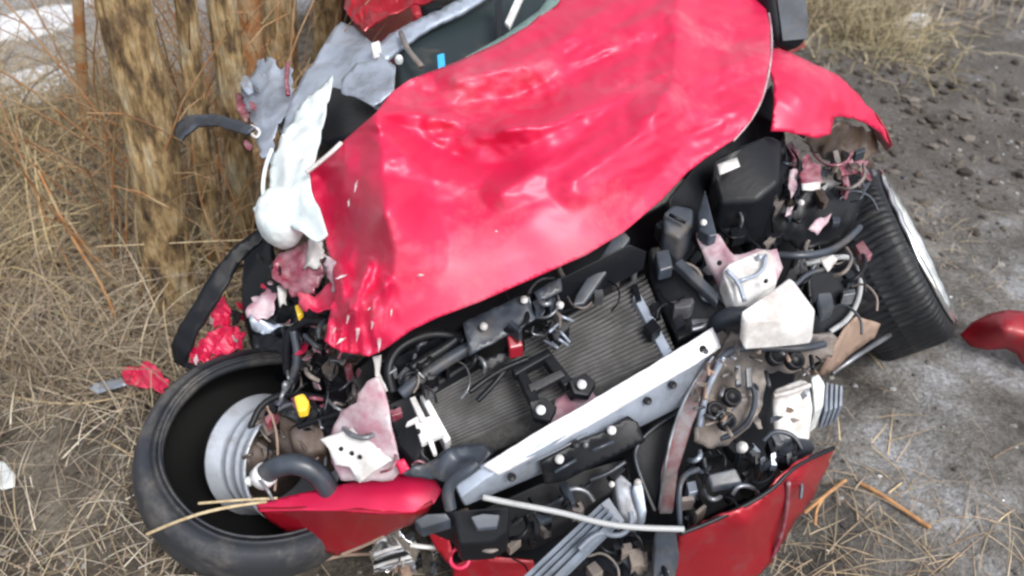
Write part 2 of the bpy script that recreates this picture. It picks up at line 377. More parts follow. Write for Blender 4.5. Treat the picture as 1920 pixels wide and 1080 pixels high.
# snow remnants beyond the trees
def snow(pts, label, h=.03):
    ol = chaikin([(x, y, 0) for x, y in pts], 2); c = Vector((sum(p[0] for p in ol) / len(ol), sum(p[1] for p in ol) / len(ol), 0))
    ctr = P(c.x, c.y, 0); V = []; Fc = []; n = len(ol); rings = 6
    for k in range(rings):
        f = 1 - k / rings
        for i, p in enumerate(ol):
            w = P(p[0], p[1], 0); w = ctr + (w - ctr) * f * (1 + .12 * noise.noise(w * 9))
            w.z = gz(w.x, w.y) + (.004 if k == 0 else 0) - (.01 if k == 0 else 0) + h * (1 - f ** 3) + (fbm(w * 12) * .012 if k else 0); V.append(w)
    V.append(Vector((ctr.x, ctr.y, gz(ctr.x, ctr.y) + h)))
    for k in range(rings - 1):
        for i in range(n): a = k * n + i; b = k * n + (i + 1) % n; Fc.append((b, a, a + n, b + n))
    for i in range(n): Fc.append(((rings - 1) * n + (i + 1) % n, (rings - 1) * n + i, rings * n))
    return link('snow_patch', V, Fc, M['snow'], None, True, label=label, category='snow patch', group='old snow patches behind the trees')
snow([(-80, 66), (60, 44), (150, 22), (165, 62), (80, 100), (-80, 122)], 'upper long snow patch at the far left edge')
snow([(-60, 165), (50, 152), (150, 126), (195, 150), (150, 196), (60, 228), (-60, 222)], 'wider lower snow patch at the far left beside the brambles')
snow([(545, -30), (590, -30), (592, 25), (560, 32), (543, 20)], 'small snow patch seen between two trunks behind the crumpled pillar')
snow([(150, 10), (200, -10), (215, 20), (180, 40), (150, 30)], 'small snow patch just left of the thickest trunk near the top edge')
snow([(280, -20), (335, -20), (330, 12), (290, 14)], 'small snow patch between the thick trunk and its neighbour')
snow([(1672, 38), (1700, 26), (1745, 24), (1752, 40), (1700, 52), (1675, 52)], 'thin lone snow patch on the right behind the dry tuft', .015)

# ------------------------------------------------------------------ the wrecked car
CB = P(1000, 560, 0); CB.z = 0
car = empty('crashed_car', CB, label='wrecked red car with crumpled bonnet and torn off front bumper beside the trees', category='car')

# --- bonnet
def img_axis(x, y, right, up, toward):
    v = ray(x, y).normalized(); r_ = v.cross(Vector((0, sP, cP))).normalized() if False else v.cross(Vector((0, math.sin(R(PITCH)), math.cos(R(PITCH))))).normalized(); u = r_.cross(v)
    return (r_ * right + u * up - v * toward).normalized()
def segdist(px, py, a, b):
    ax, ay = a; bx, by = b; dx, dy = bx - ax, by - ay; L2 = dx * dx + dy * dy
    t = max(0, min(1, ((px - ax) * dx + (py - ay) * dy) / L2)); qx, qy = ax + t * dx, ay + t * dy
    s = (px - ax) * dy - (py - ay) * dx
    return math.hypot(px - qx, py - qy), (1 if s > 0 else -1)
creases = [  # polyline, height, width in px, kind
    ([(706, 212), (716, 300), (722, 400), (742, 470), (730, 560), (712, 650)], .020, 38, 'r'),
    ([(706, 212), (800, 262), (890, 305), (1060, 322)], -.016, 24, 'r'),
    ([(706, 212), (790, 216), (900, 245), (1010, 240), (1120, 185), (1240, 110)], .017, 22, 'r'),
    ([(740, 195), (860, 200), (960, 182), (1090, 125), (1265, 60)], -.016, 24, 'r'),
    ([(860, 150), (1010, 118), (1140, 58), (1280, 5)], .015, 24, 'r'),
    ([(1080, 340), (1180, 270), (1262, 180), (1300, 60)], .012, 30, 'r'),
    ([(1180, 400), (1260, 300), (1380, 180)], -.007, 34, 'r'),
    ([(1272, -10), (1268, 80), (1262, 150), (1225, 215), (1232, 260), (1290, 320)], .010, 20, 'r'),
    ([(722, 330), (830, 345), (960, 420)], -.006, 18, 'r'),
    ([(940, 360), (1060, 285), (1220, 240)], .011, 22, 'r'),
    ([(990, 318), (1080, 360), (1160, 400)], .004, 26, 'r'),
    ([(640, 500), (655, 580), (640, 650)], .018, 10, 'r'),
    ([(690, 500), (668, 570), (672, 655)], .016, 9, 'r'),
    ([(725, 530), (700, 570), (705, 660)], .015, 9, 'r'),
    ([(600, 330), (650, 400), (700, 540)], -.012, 26, 'r'),
    ([(650, 300), (640, 380), (665, 460)], .008, 14, 'r'),
    ([(760, 240), (870, 250), (930, 285), (985, 318)], -.008, 22, 'r'),
    ([(712, 240), (800, 330), (860, 345), (900, 365)], .007, 16, 'r'),
    ([(950, 240), (1040, 235), (1110, 200), (1180, 165)], .009, 14, 'r'),
    ([(830, 240), (930, 225), (1030, 185), (1110, 150)], -.007, 13, 'r'),
    ([(1060, 100), (1160, 45), (1260, -10)], -.008, 13, 'r'),
    ([(1290, 140), (1350, 130), (1420, 100)], .005, 16, 'r'),
    ([(1380, 60), (1340, 160), (1360, 260)], -.006, 30, 'r'),
]
def hood_z(x, y):
    z = 0
    for pl, A, w, k in creases:
        best = (1e9, 0); tot = len(pl) - 1
        for i in range(tot):
            (ax, ay), (bx, by) = pl[i], pl[i + 1]; dx, dy = bx - ax, by - ay
            t = max(0, min(1, ((x - ax) * dx + (y - ay) * dy) / (dx * dx + dy * dy))); dd = math.hypot(x - ax - t * dx, y - ay - t * dy)
            if dd < best[0]: best = (dd, (i + t) / tot)
        d, tt = best; w2 = w * 2.7 * (.55 + .45 * math.sin(math.pi * min(1, tt * .8 + .1))) + 6 * noise.noise(Vector((x / 30, y / 30, w)))
        z += A * 1.5 * max(0, 1 - d / max(4, w2)) ** 1.15 * min(1, 2.2 * (1 - tt) + .02)
    q = Vector((x / 95, y / 60, 0)); up = max(0, min(1, (420 - y) / 200)); 
    z += (.0045 * up + .0012) * noise.noise(q) + (.0022 * up) * (1 - 2 * abs(noise.noise(q * 2.3 + Vector((4, 4, 4)))))
    z += .0010 * up * noise.noise(q * 6)
    u, v = x * .9 - y * .42, x * .42 + y * .9; up2 = max(0, min(1, (400 - y + (x - 900) * -.12) / 130))
    z += .006 * up2 * (.5 - abs(noise.noise(Vector((u / 210, v / 34, 2))))) + .0014 * up2 * noise.noise(Vector((u / 120, v / 16, 8)))
    z += .0016 * (.5 - abs(noise.noise(Vector((u / 160, v / 60, 5)))))
    lf = max(0, min(1, (760 - x) / 100)) * max(0, min(1, (y - 440) / 80))
    z += lf * .011 * (1 - 2 * abs(noise.noise(Vector((x / 20, y / 48, 3)))))
    return z
hood = [(572, 322, .865), (615, 290, .91), (660, 250, .95), (704, 212, .985), (735, 172, .99), (770, 148, .99), (850, 118, 1.0), (930, 82, 1.01), (990, 48, 1.02), (1042, 0, 1.03), (1075, -40, 1.04),
        (1420, -60, 1.03), (1432, 0, 1.0), (1444, 50, .985), (1444, 110, .965), (1430, 180, .94), (1408, 225, .92), (1375, 262, .90), (1330, 292, .885), (1290, 322, .87), (1240, 375, .85),
        (1170, 435, .83), (1100, 478, .815), (1000, 522, .79), (900, 566, .765), (820, 596, .745), (770, 620, .73), (735, 645, .71), (712, 660, .69), (690, 668, .68), (640, 660, .68), (608, 640, .69),
        (618, 590, .72), (628, 545, .75), (622, 500, .745), (605, 430, .785), (585, 370, .83)]
hc = [(800, 400, .885), (900, 480, .83), (1000, 400, .885), (1100, 380, .885), (1200, 300, .92), (1100, 220, .955), (1250, 150, .975), (1350, 200, .945), (1350, 60, 1.0), (900, 220, .96), (820, 300, .93),
      (1000, 300, .93), (1150, 60, 1.02), (760, 520, .81), (720, 400, .91), (650, 420, .815), (660, 320, .90), (1200, -20, 1.05)]
bonnet = sheet('bonnet', hood, M['paint'], car, .004, 6, hc, hood_z, smooth=True, label='crumpled glossy red bonnet')
# folded bonnet edge seen from the side as a pale lip
tube('bonnet_seam', [(1436, 0, .998), (1447, 55, .978), (1446, 112, .958), (1432, 180, .935), (1408, 226, .915), (1374, 264, .893)], .0035, M['primer'], bonnet, 6)
tube('bonnet_seam', [(574, 324, .899), (616, 291, .929), (640, 268, .94)], .005, M['white'], bonnet, 6)
# pale slivers on the crumpled corner: bare-metal scrapes and painted highlight streaks
for (x, y, z, a, l) in [(640, 520, .79, .3, 26), (690, 525, .80, .9, 30), (725, 536, .795, .1, 22), (668, 350, .93, 1.3, 26), (655, 380, .92, 1.4, 16), (640, 640, .71, .6, 24), (700, 600, .755, 1.4, 40), (655, 590, .765, 1.3, 40), (788, 518, .83, .1, 14), (712, 640, .72, 1.5, 44), (628, 620, .71, 1.0, 20), (672, 620, .735, 1.4, 46), (735, 585, .77, 1.4, 16), (700, 575, .78, .7, 30), (1092, 330, .90, .4, 9), (930, 436, .87, .2, 7), (1010, 360, .905, .2, 8)]:
    dx, dy = math.cos(a) * l / 2, -math.sin(a) * l / 2
    sheet('scrape_highlight', [(x - dx, y - dy, z), (x + dy * .2, y - dx * .2 - 2, z + .004), (x + dx, y + dy, z + .002), (x - dy * .15, y + dx * .12, z)], M['primer'] if l > 25 else M['white'], bonnet, .0015, 5, crumple=.002, cs=.01, seed=int(x))

# --- right wing (fender)
wing = [(1440, 92, .93), (1475, 100, .925), (1520, 118, .90), (1570, 145, .86), (1610, 180, .81), (1640, 215, .76), (1660, 250, .71), (1668, 272, .67), (1650, 252, .70), (1620, 232, .75), (1580, 218, .79), (1565, 222, .80), (1556, 255, .79), (1535, 262, .79), (1500, 252, .81), (1443, 250, .82), (1450, 200, .87), (1452, 160, .90), (1440, 125, .92)]
fender = sheet('fender', wing, M['paint'], car, .004, 7, [(1500, 180, .885), (1550, 190, .85), (1600, 200, .80)], crumple=.006, cs=.08, seed=3, label='torn red right front wing')
sheet('fender_edge', [(1640, 212, .74), (1662, 250, .70), (1672, 275, .66), (1662, 285, .60), (1645, 262, .64), (1625, 236, .70)], M['paint_shade'], fender, .004, 7, crumple=.003, seed=5)
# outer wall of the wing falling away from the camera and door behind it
sheet('door_skin', [(1440, 90, .92), (1480, 100, .91), (1510, 88, .60), (1500, 40, .62), (1460, -40, .7), (1425, -60, .95)], M['paint_shade'], car, .004, 14, seed=9)

# --- door mirror
mirror = empty('door_mirror', P(1462, 30, .95), car)
mc = P(1462, 28, .97)
bm = bmesh.new(); bmesh.ops.create_uvsphere(bm, u_segments=28, v_segments=18, radius=1)
mm = frame_axis(Vector((.3, -.75, .45)))
vs = []
for v in bm.verts:
    q = v.co.copy(); q = Vector([math.copysign(abs(c) ** .62, c) for c in q]); q = Vector((q.x * .062, q.y * .095, q.z * .05)); vs.append(mc + mm @ q)
fs = [tuple(v.index for v in f.verts) for f in bm.faces]; bm.free()
link('mirror_housing', vs, fs, M['black'], mirror, True)
vs = []
prof = [(-.04, -.07), (.035, -.075), (.045, -.02), (.042, .06), (.0, .078), (-.042, .06)]
for dz in (.052, .044): vs += [mc + mm @ Vector((x, y, dz)) for x, y in prof]
link('mirror_glass', vs, [(0, 1, 2, 3, 4, 5), (11, 10, 9, 8, 7, 6)] + [(i, i + 6, (i + 1) % 6 + 6, (i + 1) % 6) for i in range(6)], M['slate'], mirror)
block('mirror_foot', [(1425, 60, .93), (1450, 72, .93), (1460, 92, .92), (1436, 96, .92)], .05, M['black'], mirror)

# --- bumper beam
bx0, bx1 = P(868, 912, .50), P(1338, 632, .58)
def beam():
    # hollow section lofted along four stations; near end crushed
    st = [((852, 908, .48), (870, 948, .40)), ((900, 872, .51), (945, 918, .41)), ((1000, 818, .545), (1035, 880, .44)), ((1150, 731, .575), (1185, 808, .46)), ((1290, 648, .595), (1296, 752, .47)), ((1338, 618, .60), (1345, 668, .50))]
    V = []
    for (t, b) in st:
        a = P(*t); c = P(*b)
        back = ray(t[0], t[1] + 10).normalized() * .07
        fr = a + Vector((.012, -.022, -.012)); V += [a + back * .2, a, fr, c.lerp(fr, .5) + Vector((.006, -.01, 0)), c, c + back, a + back + Vector((0, 0, -.012))]
    n = 7; Fc = []
    for i in range(len(st) - 1):
        for k in range(n): Fc.append((i * n + k, (i + 1) * n + k, (i + 1) * n + (k + 1) % n, i * n + (k + 1) % n))
    Fc += [tuple(range(n)), tuple((len(st) - 1) * n + k for k in range(n - 1, -1, -1))]
    o = link('bumper_beam', V, Fc, M['silver'], car); bevel(o, .004); wn(o); return o
bb = beam()
# top flange, its lit brightness put into a paler metal colour
top = [(905, 874, .525), (1000, 815, .555), (1150, 728, .585), (1290, 644, .605), (1336, 614, .612), (1352, 652, .585), (1300, 686, .572), (1160, 768, .552), (1010, 852, .52), (935, 892, .505)]
sheet('beam_flange', top, M['alu'], bb, .004, 9, crumple=.0016, cs=.05, smooth=True)
for x, y, z in [(960, 895, .492), (1080, 832, .525), (1215, 752, .54), (1262, 722, .55), (1318, 655, .585)]:
    lathe('beam_hole', [(0, .001), (.006, .001), (.0075, .003), (.0085, .001), (.0085, -.004)], P(x, y, z + .006), Vector((.3, -.8, .6)), M['black'], bb, 14)
tube('beam_scratch', [(990, 870, .51), (1060, 838, .528), (1100, 812, .538)], .0012, M['steel'], bb, 5, 1)
# black mounting plate on the front
mp = sheet('mounting_plate', [(1014, 868, .515), (1030, 860, .515), (1048, 850, .52), (1095, 823, .525), (1132, 810, .53), (1148, 798, .535), (1178, 780, .54), (1196, 792, .53), (1210, 828, .50), (1160, 852, .485), (1110, 876, .47), (1055, 904, .45), (1022, 908, .45)], M['black'], bb, .006, 9, label='black plate with white bolts')
for x, y, z in [(1147, 807, .540), (1049, 861, .522)]: bolt(x, y, z, .0085, M['white'], mp)
bolt(1098, 834, .525, .006, M['steel'], mp)
for q in [((1040, 885, .49), (1080, 862, .50)), ((1110, 845, .515), (1150, 828, .52))]: tube('plate_rib', list(q), .0035, M['slate'], mp, 6, 0)

# --- radiator
rad = empty('radiator', P(1010, 700, .45), car)
RC = [(790, 742, .50), (1208, 512, .60), (1268, 662, .56), (1100, 770, .49), (880, 866, .42), (842, 836, .43)]
core = sheet('radiator_core', RC, M['radcore'], rad, .02, 25, smooth=True)
f = tps(RC)
V = []; Fc = []
A0, A1, B0, B1 = np.array([790, 742.]), np.array([1208, 512.]), np.array([845, 838.]), np.array([1268, 662.])
NF = 18
for i in range(NF):
    t = (i + .5) / NF; a = A0 + (B0 - A0) * t * 1.0; b = A1 + (B1 - A1) * t
    pts = []
    for k in range(25):
        q = a + (b - a) * k / 24; w = P(q[0], q[1], f(q[0], q[1]) + .006)
        w.z += .0022 * noise.noise(w * 14) ; w.y += .0018 * noise.noise(w * 30); pts.append(w)
    for j, w in enumerate(pts):
        d = Vector((.0006, -.0012, 0)); V += [w - d, w + d, w - d - Vector((0, 0, .008)), w + d - Vector((0, 0, .008))]
    o0 = len(V) - 100
    for k in range(24):
        s = o0 + 4 * k
        Fc += [(s, s + 1, s + 5, s + 4), (s, s + 4, s + 6, s + 2), (s + 1, s + 3, s + 7, s + 5)]
link('cooling_fins', V, Fc, M['rad'], rad, False, kind='stuff')
block('end_tank', [(1186, 555, .60), (1202, 552, .60), (1262, 660, .565), (1246, 672, .56)], .03, M['silver'], rad)
block('end_tank', [(786, 742, .51), (798, 736, .515), (846, 822, .455), (834, 832, .45)], .03, M['alu'], rad)
# lilac lower bracket between radiator and beam
sheet('lower_bracket', [(1030, 790, .50), (1042, 748, .51), (1062, 738, .515), (1070, 752, .51), (1108, 730, .52), (1120, 748, .52), (1085, 772, .515), (1045, 800, .50)], M['primer'], rad, .004, 8)

# --- centre latch bracket
lb = empty('latch_bracket', P(1000, 690, .55), car)
sheet('latch_panel', [(868, 606, .66), (900, 590, .665), (975, 556, .68), (990, 560, .68), (1004, 598, .655), (960, 625, .645), (880, 668, .62), (876, 640, .64)], M['slate'], lb, .005, 9, crumple=.003, seed=2)
sheet('latch_plate', [(1002, 548, .685), (1030, 530, .69), (1052, 520, .695), (1054, 545, .68), (1012, 568, .67)], M['slate'], lb, .005, 9)
for x, y, z in [(907, 612, .665), (983, 562, .685), (1050, 572, .67)]: bolt(x, y, z, .008, M['white'], lb)
for p in ([(944, 640, .62), (962, 595, .64), (978, 620, .62), (985, 640, .6), (960, 655, .6)], [(1022, 600, .63), (1060, 590, .64), (1070, 612, .62), (1040, 640, .6)]):
    block('latch_body', p, .03, M['black'], lb, .003)
block('latch_catch', [(950, 628, .645), (975, 624, .645), (982, 648, .63), (955, 654, .63)], .03, M['redlens'], lb, .004, label='dark red plastic catch')
block('bracket_bar', [(958, 690, .57), (1026, 652, .585), (1034, 664, .58), (966, 703, .565)], .02, M['black'], lb, .003)
block('bracket_bar', [(964, 690, .568), (982, 686, .568), (1018, 758, .545), (1000, 766, .54)], .022, M['black'], lb, .003)
block('bracket_bar', [(1010, 662, .575), (1030, 655, .58), (1075, 712, .555), (1058, 724, .55)], .022, M['black'], lb, .003)
block('bracket_bar', [(988, 720, .56), (1052, 690, .57), (1062, 704, .56), (996, 738, .55)], .012, M['black'], lb, .003)
for p, b in (([(992, 752, .55), (1022, 744, .55), (1045, 762, .54), (1030, 790, .53), (1000, 782, .53)], (1014, 769, .552)), ([(1066, 712, .565), (1098, 698, .565), (1118, 716, .555), (1104, 742, .545), (1076, 738, .55)], (1091, 721, .566))):
    block('bracket_foot', p, .015, M['black'], lb, .003); bolt(*b, .0095, M['alu'], lb)
tube('bracket_arm', [(880, 735, .55), (910, 712, .56), (945, 690, .575), (990, 672, .585)], .006, M['black'], lb, 7)
tube('bracket_arm', [(895, 752, .53), (925, 722, .55), (950, 690, .57)], .006, M['black'], lb, 7)
sheet('bracket_cover', [(895, 680, .59), (950, 655, .60), (965, 668, .59), (930, 690, .58), (905, 700, .57)], M['black'], lb, .006, 9, crumple=.003)
for i in range(14):
    x, y = random.uniform(985, 1075), random.uniform(585, 650)
    tube('latch_spring', [(x, y, .63), (x + random.uniform(-25, 25), y + random.uniform(-18, 18), .655), (x + random.uniform(-30, 30), y + random.uniform(-20, 20), .63)], random.choice([.002, .003]), M[random.choice(['steel', 'black', 'silver'])], lb, 6)

# --- bonnet stay bar and dark hoses near the bonnet edge
block('stay_bar', [(1152, 440, .735), (1168, 430, .74), (1182, 446, .73), (1096, 568, .65), (1074, 572, .65), (1080, 552, .66)], .012, M['slate'], car, .003)
tube('hose', [(735, 735, .56), (725, 690, .60), (745, 650, .62), (800, 625, .63), (850, 628, .62), (872, 640, .62)], .011, M['black'], car)
tube('hose', [(752, 738, .55), (800, 700, .58), (850, 668, .60), (900, 640, .62)], .014, M['slate'], car)
tube('hose', [(770, 690, .60), (830, 655, .61), (870, 625, .62)], .012, M['black'], car)
block('crossmember', [(700, 690, .60), (860, 610, .64), (1060, 515, .70), (1180, 455, .74), (1215, 470, .72), (1100, 530, .67), (880, 625, .60), (760, 700, .56)], .05, M['black'], car, .006)
block('shroud', [(745, 690, .54), (900, 640, .57), (900, 670, .56), (800, 735, .52), (770, 750, .50)], .05, M['black'], car, .008)

# --- deep dark engine mass and undertray so nothing floats
block('engine', [(640, 700, .50), (800, 560, .55), (1200, 400, .60), (1460, 250, .66), (1540, 330, .58), (1400, 560, .48), (1260, 640, .46), (900, 800, .36), (760, 860, .34)], .28, M['black'], car, .02)
block('undertray', [(740, 900, .12), (1000, 790, .14), (1300, 680, .16), (1500, 620, .16), (1480, 830, .10), (1300, 990, .07), (1100, 1090, .06), (880, 1080, .06), (800, 1000, .08)], .04, M['black'], car, .01)

# --- right side of the bay
block('strut_tower', [(1250, 370, .74), (1330, 270, .78), (1400, 200, .80), (1450, 150, .82), (1475, 250, .78), (1440, 330, .70), (1340, 400, .66), (1260, 430, .66)], .3, M['black'], car, .015)
block('battery_cover', [(1335, 300, .80), (1385, 272, .81), (1440, 250, .81), (1468, 262, .80), (1462, 340, .76), (1420, 375, .73), (1350, 378, .72), (1338, 340, .75)], .16, M['black'], car, .012)
sheet('label_sticker', [(1345, 308, .812), (1382, 295, .812), (1388, 312, .802), (1350, 328, .80)], M['white'], car, .002, 10)
block('fuse_box', [(1243, 398, .735), (1262, 382, .74), (1302, 390, .735), (1300, 420, .715), (1275, 448, .70), (1244, 432, .71)], .08, M['slate'], car, .008)
tube('box_ridge', [(1255, 402, .742), (1285, 418, .728)], .004, M['black'], car, 6, 0)
block('fan_shroud', [(1216, 462, .66), (1248, 456, .665), (1266, 480, .66), (1330, 540, .63), (1368, 575, .61), (1372, 590, .60), (1330, 612, .57), (1270, 640, .55), (1240, 580, .58), (1218, 510, .62)], .06, M['black'], car, .008)
block('shroud_box', [(1228, 470, .685), (1255, 465, .685), (1263, 500, .67), (1236, 508, .665)], .03, M['slate'], car, .005)
block('shroud_rib', [(1264, 492, .675), (1278, 482, .68), (1350, 550, .645), (1345, 568, .635)], .02, M['slate'], car, .004)
tube('shroud_pipe', [(1298, 618, .61), (1320, 612, .615), (1322, 606, .615)], .004, M['steel'], car)
tube('coolant_hose', [(1340, 612, .58), (1352, 598, .61), (1380, 590, .63), (1420, 596, .62)], .02, M['slate'], car)
block('support_strut', [(1322, 352, .76), (1332, 390, .745), (1345, 440, .72), (1330, 442, .72), (1310, 430, .72), (1308, 400, .735)], .03, M['slate'], car, .004)
bolt(1319, 417, .74, .007, M['white'], car)
rail = sheet('chassis_rail', [(1306, 440, .70), (1330, 425, .71), (1350, 445, .70), (1375, 482, .69), (1420, 470, .69), (1455, 470, .68), (1468, 505, .65), (1440, 560, .62), (1385, 580, .61), (1352, 545, .63), (1325, 500, .66)], M['primer'], car, .006, 10, crumple=.006, cs=.05, seed=4, label='pinkish crushed chassis rail')
bolt(1349, 493, .695, .005, M['black'], rail)
# --- white crash boxes
w1 = block('crash_box', [(1354, 508, .70), (1366, 492, .705), (1432, 464, .71), (1452, 478, .70), (1458, 528, .67), (1402, 566, .65), (1378, 574, .645)], .05, M['white'], car, .006)
tube('box_crease', [(1362, 506, .706), (1385, 530, .69), (1396, 565, .668)], .005, M['silver'], w1, 6, 1)
tube('box_crease', [(1385, 528, .69), (1430, 512, .692), (1436, 478, .708)], .004, M['silver'], w1, 6, 1)
bolt(1436, 527, .69, .004, M['black'], w1, 'bolt_hole'); bolt(1424, 482, .708, .006, M['silver'], w1, 'bolt_hole')
w2 = block('crash_box', [(1388, 584, .70), (1440, 548, .715), (1480, 518, .725), (1492, 528, .722), (1530, 580, .70), (1524, 594, .69), (1498, 598, .685), (1455, 602, .685), (1398, 606, .685)], .06, M['white'], car, .008, (.05, -.3, -1))
# --- junk: reds and pinks behind the right wheel
sheet('inner_wing', [(1445, 258, .76), (1470, 262, .76), (1480, 300, .72), (1470, 360, .69), (1450, 380, .68), (1440, 320, .72)], M['black'], car, .004, 9, crumple=.008, cs=.04)
sheet('inner_wing', [(1500, 270, .76), (1580, 232, .76), (1640, 258, .66), (1650, 290, .62), (1600, 320, .60), (1540, 300, .66)], M['disc'], car, .004, 9, crumple=.015, cs=.05, seed=8, label='brownish torn inner wing')
sheet('torn_metal', [(1498, 330, .74), (1515, 305, .755), (1538, 312, .75), (1540, 345, .735), (1522, 352, .73), (1500, 350, .73)], M['maroon'], car, .003, 6, crumple=.008, cs=.02, seed=1)
sheet('torn_metal', [(1480, 320, .74), (1494, 318, .74), (1496, 350, .72), (1484, 375, .71), (1478, 350, .72)], M['primer'], car, .003, 6, crumple=.006, cs=.02, seed=2)
sheet('torn_metal', [(1503, 345, .745), (1538, 342, .745), (1538, 356, .735), (1504, 358, .735)], M['white'], car, .003, 6, crumple=.003, seed=3)
sheet('torn_metal', [(1515, 432, .68), (1530, 414, .69), (1558, 404, .69), (1552, 420, .68), (1534, 440, .67)], M['primer'], car, .003, 6, crumple=.006, cs=.02, seed=6)
sheet('torn_metal', [(1475, 390, .70), (1488, 388, .70), (1482, 404, .69), (1472, 408, .69)], M['primer'], car, .003, 5, crumple=.003, seed=7)
sheet('torn_metal', [(1560, 320, .68), (1600, 300, .66), (1630, 306, .64), (1610, 326, .63), (1580, 334, .65)], M['maroon'], car, .003, 6, crumple=.008, cs=.03, seed=17)
bolt(1502, 380, .73, .007, M['white'], car)
sheet('wheel_arch_liner', [(1440, 400, .66), (1480, 370, .68), (1540, 356, .69), (1600, 352, .68), (1618, 380, .64), (1600, 430, .60), (1560, 470, .56), (1500, 480, .56), (1450, 450, .60)], M['black'], car, .006, 9, [(1540, 400, .66)], crumple=.02, cs=.07, seed=3)
sheet('liner_flap', [(1470, 345, .70), (1540, 330, .72), (1580, 345, .70), (1530, 372, .68), (1480, 380, .68)], M['slate'], car, .004, 9, crumple=.006, seed=9)
tube('wire', [(1455, 478, .66), (1500, 480, .67), (1545, 475, .66), (1580, 458, .64), (1612, 426, .62)], .0085, M['slate'], car)
tube('wire', [(1510, 495, .63), (1560, 482, .63), (1600, 482, .61), (1614, 510, .57), (1612, 560, .52), (1590, 600, .49), (1556, 622, .48)], .0065, M['cablem'], car)
tube('wire', [(1490, 535, .64), (1515, 512, .65), (1545, 505, .65)], .006, M['slate'], car)
sheet('connector_bracket', [(1540, 488, .67), (1562, 480, .675), (1572, 486, .67), (1560, 502, .655), (1552, 512, .65), (1545, 500, .66)], M['white'], car, .004, 5, crumple=.004, cs=.015)
block('headlight_housing', [(1512, 505, .60), (1570, 500, .59), (1600, 540, .54), (1590, 600, .48), (1540, 640, .46), (1525, 600, .52)], .10, M['black'], car, .012)
block('headlight_inner', [(1532, 548, .61), (1560, 545, .60), (1566, 575, .57), (1540, 590, .56)], .03, M['slate'], car, .006)
# --- muddy front panel
fp = sheet('front_panel', [(1345, 668, .56), (1372, 632, .60), (1420, 640, .60), (1480, 642, .59), (1530, 632, .585), (1566, 640, .56), (1560, 672, .53), (1500, 702, .49), (1440, 706, .49), (1428, 760, .44), (1400, 810, .39), (1362, 840, .36), (1330, 850, .36), (1300, 830, .40), (1308, 760, .46), (1325, 710, .52)], M['mud'], car, .012, 8, crumple=.016, cs=.045, seed=12, label='muddy grey broken headlight support')
tube('panel_rim', [(1350, 672, .58), (1376, 652, .60), (1440, 652, .605), (1510, 654, .595), (1545, 645, .58)], .008, M['slate'], fp)
tube('panel_rim', [(1312, 800, .45), (1322, 740, .51), (1340, 700, .55), (1356, 668, .585)], .007, M['silver'], fp)
tube('panel_rim', [(1410, 720, .50), (1418, 750, .47), (1405, 790, .43), (1375, 815, .40), (1352, 822, .39)], .006, M['slate'], fp)
for x, y in [(1400, 720), (1420, 725)]: block('panel_slot', [(x - 22, y - 35, .565), (x - 10, y - 38, .565), (x - 8, y, .54), (x - 20, y + 2, .54)], .01, M['slate'], fp, .002)
for x, y, z in [(1372, 745, .49), (1340, 770, .475), (1455, 668, .58), (1490, 676, .565), (1362, 790, .45)]:
    lathe('panel_socket', [(0, .002), (.011, .002), (.014, .008), (.019, .008), (.02, -.01)], P(x, y, z), Vector((.2, -.6, 1)), M['black'], fp, 16)
for i in range(26):
    x, y = random.uniform(1320, 1540), random.uniform(650, 700)
    if i % 2: x, y = random.uniform(1310, 1410), random.uniform(700, 830)
    z = .58 - (y - 650) / 1000 * .85 + .01
    a = random.uniform(0, 3.1); l = random.uniform(12, 30)
    tube('panel_shard', [(x, y, z), (x + math.cos(a) * l, y + math.sin(a) * l, z + .01)], random.uniform(.002, .005), M[random.choice(['mud', 'slate', 'steel', 'black', 'brown'])], fp, 5, 0)
sheet('splash_guard', [(1552, 668, .45), (1585, 615, .46), (1608, 594, .46), (1652, 608, .40), (1640, 635, .36), (1600, 662, .33), (1560, 700, .32), (1530, 712, .33)], M['brown'], car, .004, 9, crumple=.005, cs=.06, label='brown torn splash guard')
tube('support_rod', [(1560, 700, .30), (1610, 665, .30), (1668, 628, .30)], .007, M['steel'], car, 7, 0)
# --- diagonal edge strip
block('edge_strip', [(1338, 668, .57), (1348, 690, .55), (1300, 790, .46), (1272, 880, .38), (1262, 958, .30), (1236, 958, .30), (1240, 880, .38), (1262, 800, .45), (1296, 720, .52)], .012, M['strip'], car, .004, label='scraped reddish side strip')
tube('strip_edge', [(1338, 668, .575), (1296, 722, .53), (1262, 800, .46), (1246, 880, .40), (1236, 955, .31)], .0035, M['steel'], car, 6)
# --- white fog lamp housing
fl = empty('fog_lamp', P(1490, 770, .32), car)
block('lamp_body', [(1448, 728, .42), (1500, 708, .43), (1518, 712, .425), (1526, 760, .40), (1518, 826, .35), (1455, 832, .345), (1450, 780, .38)], .09, M['white'], fl, .01)
block('lamp_side', [(1520, 706, .40), (1535, 698, .40), (1548, 720, .385), (1545, 760, .36), (1528, 772, .355)], .08, M['lens'], fl, .006)
for i in range(4): block('lamp_rib', [(1548 + i * 9, 716 + i * 2, .36), (1554 + i * 9, 716 + i * 2, .36), (1553 + i * 9, 770 - i * 3, .33), (1546 + i * 9, 772 - i * 3, .33)], .06, M['greyplastic'], fl, .002)
tube('lamp_rim', [(1450, 742, .428), (1480, 736, .432), (1518, 722, .43)], .006, M['white'], fl, 7)
block('lamp_bracket', [(1455, 828, .36), (1490, 818, .37), (1522, 822, .365), (1530, 838, .35), (1492, 858, .33), (1450, 852, .335)], .04, M['slate'], fl, .005)
lathe('bulb', [(0, .012), (.007, .010), (.0115, .003), (.012, -.004), (.007, -.02)], P(1392, 838, .42), (.1, -.4, 1), M['white'], car, 16)
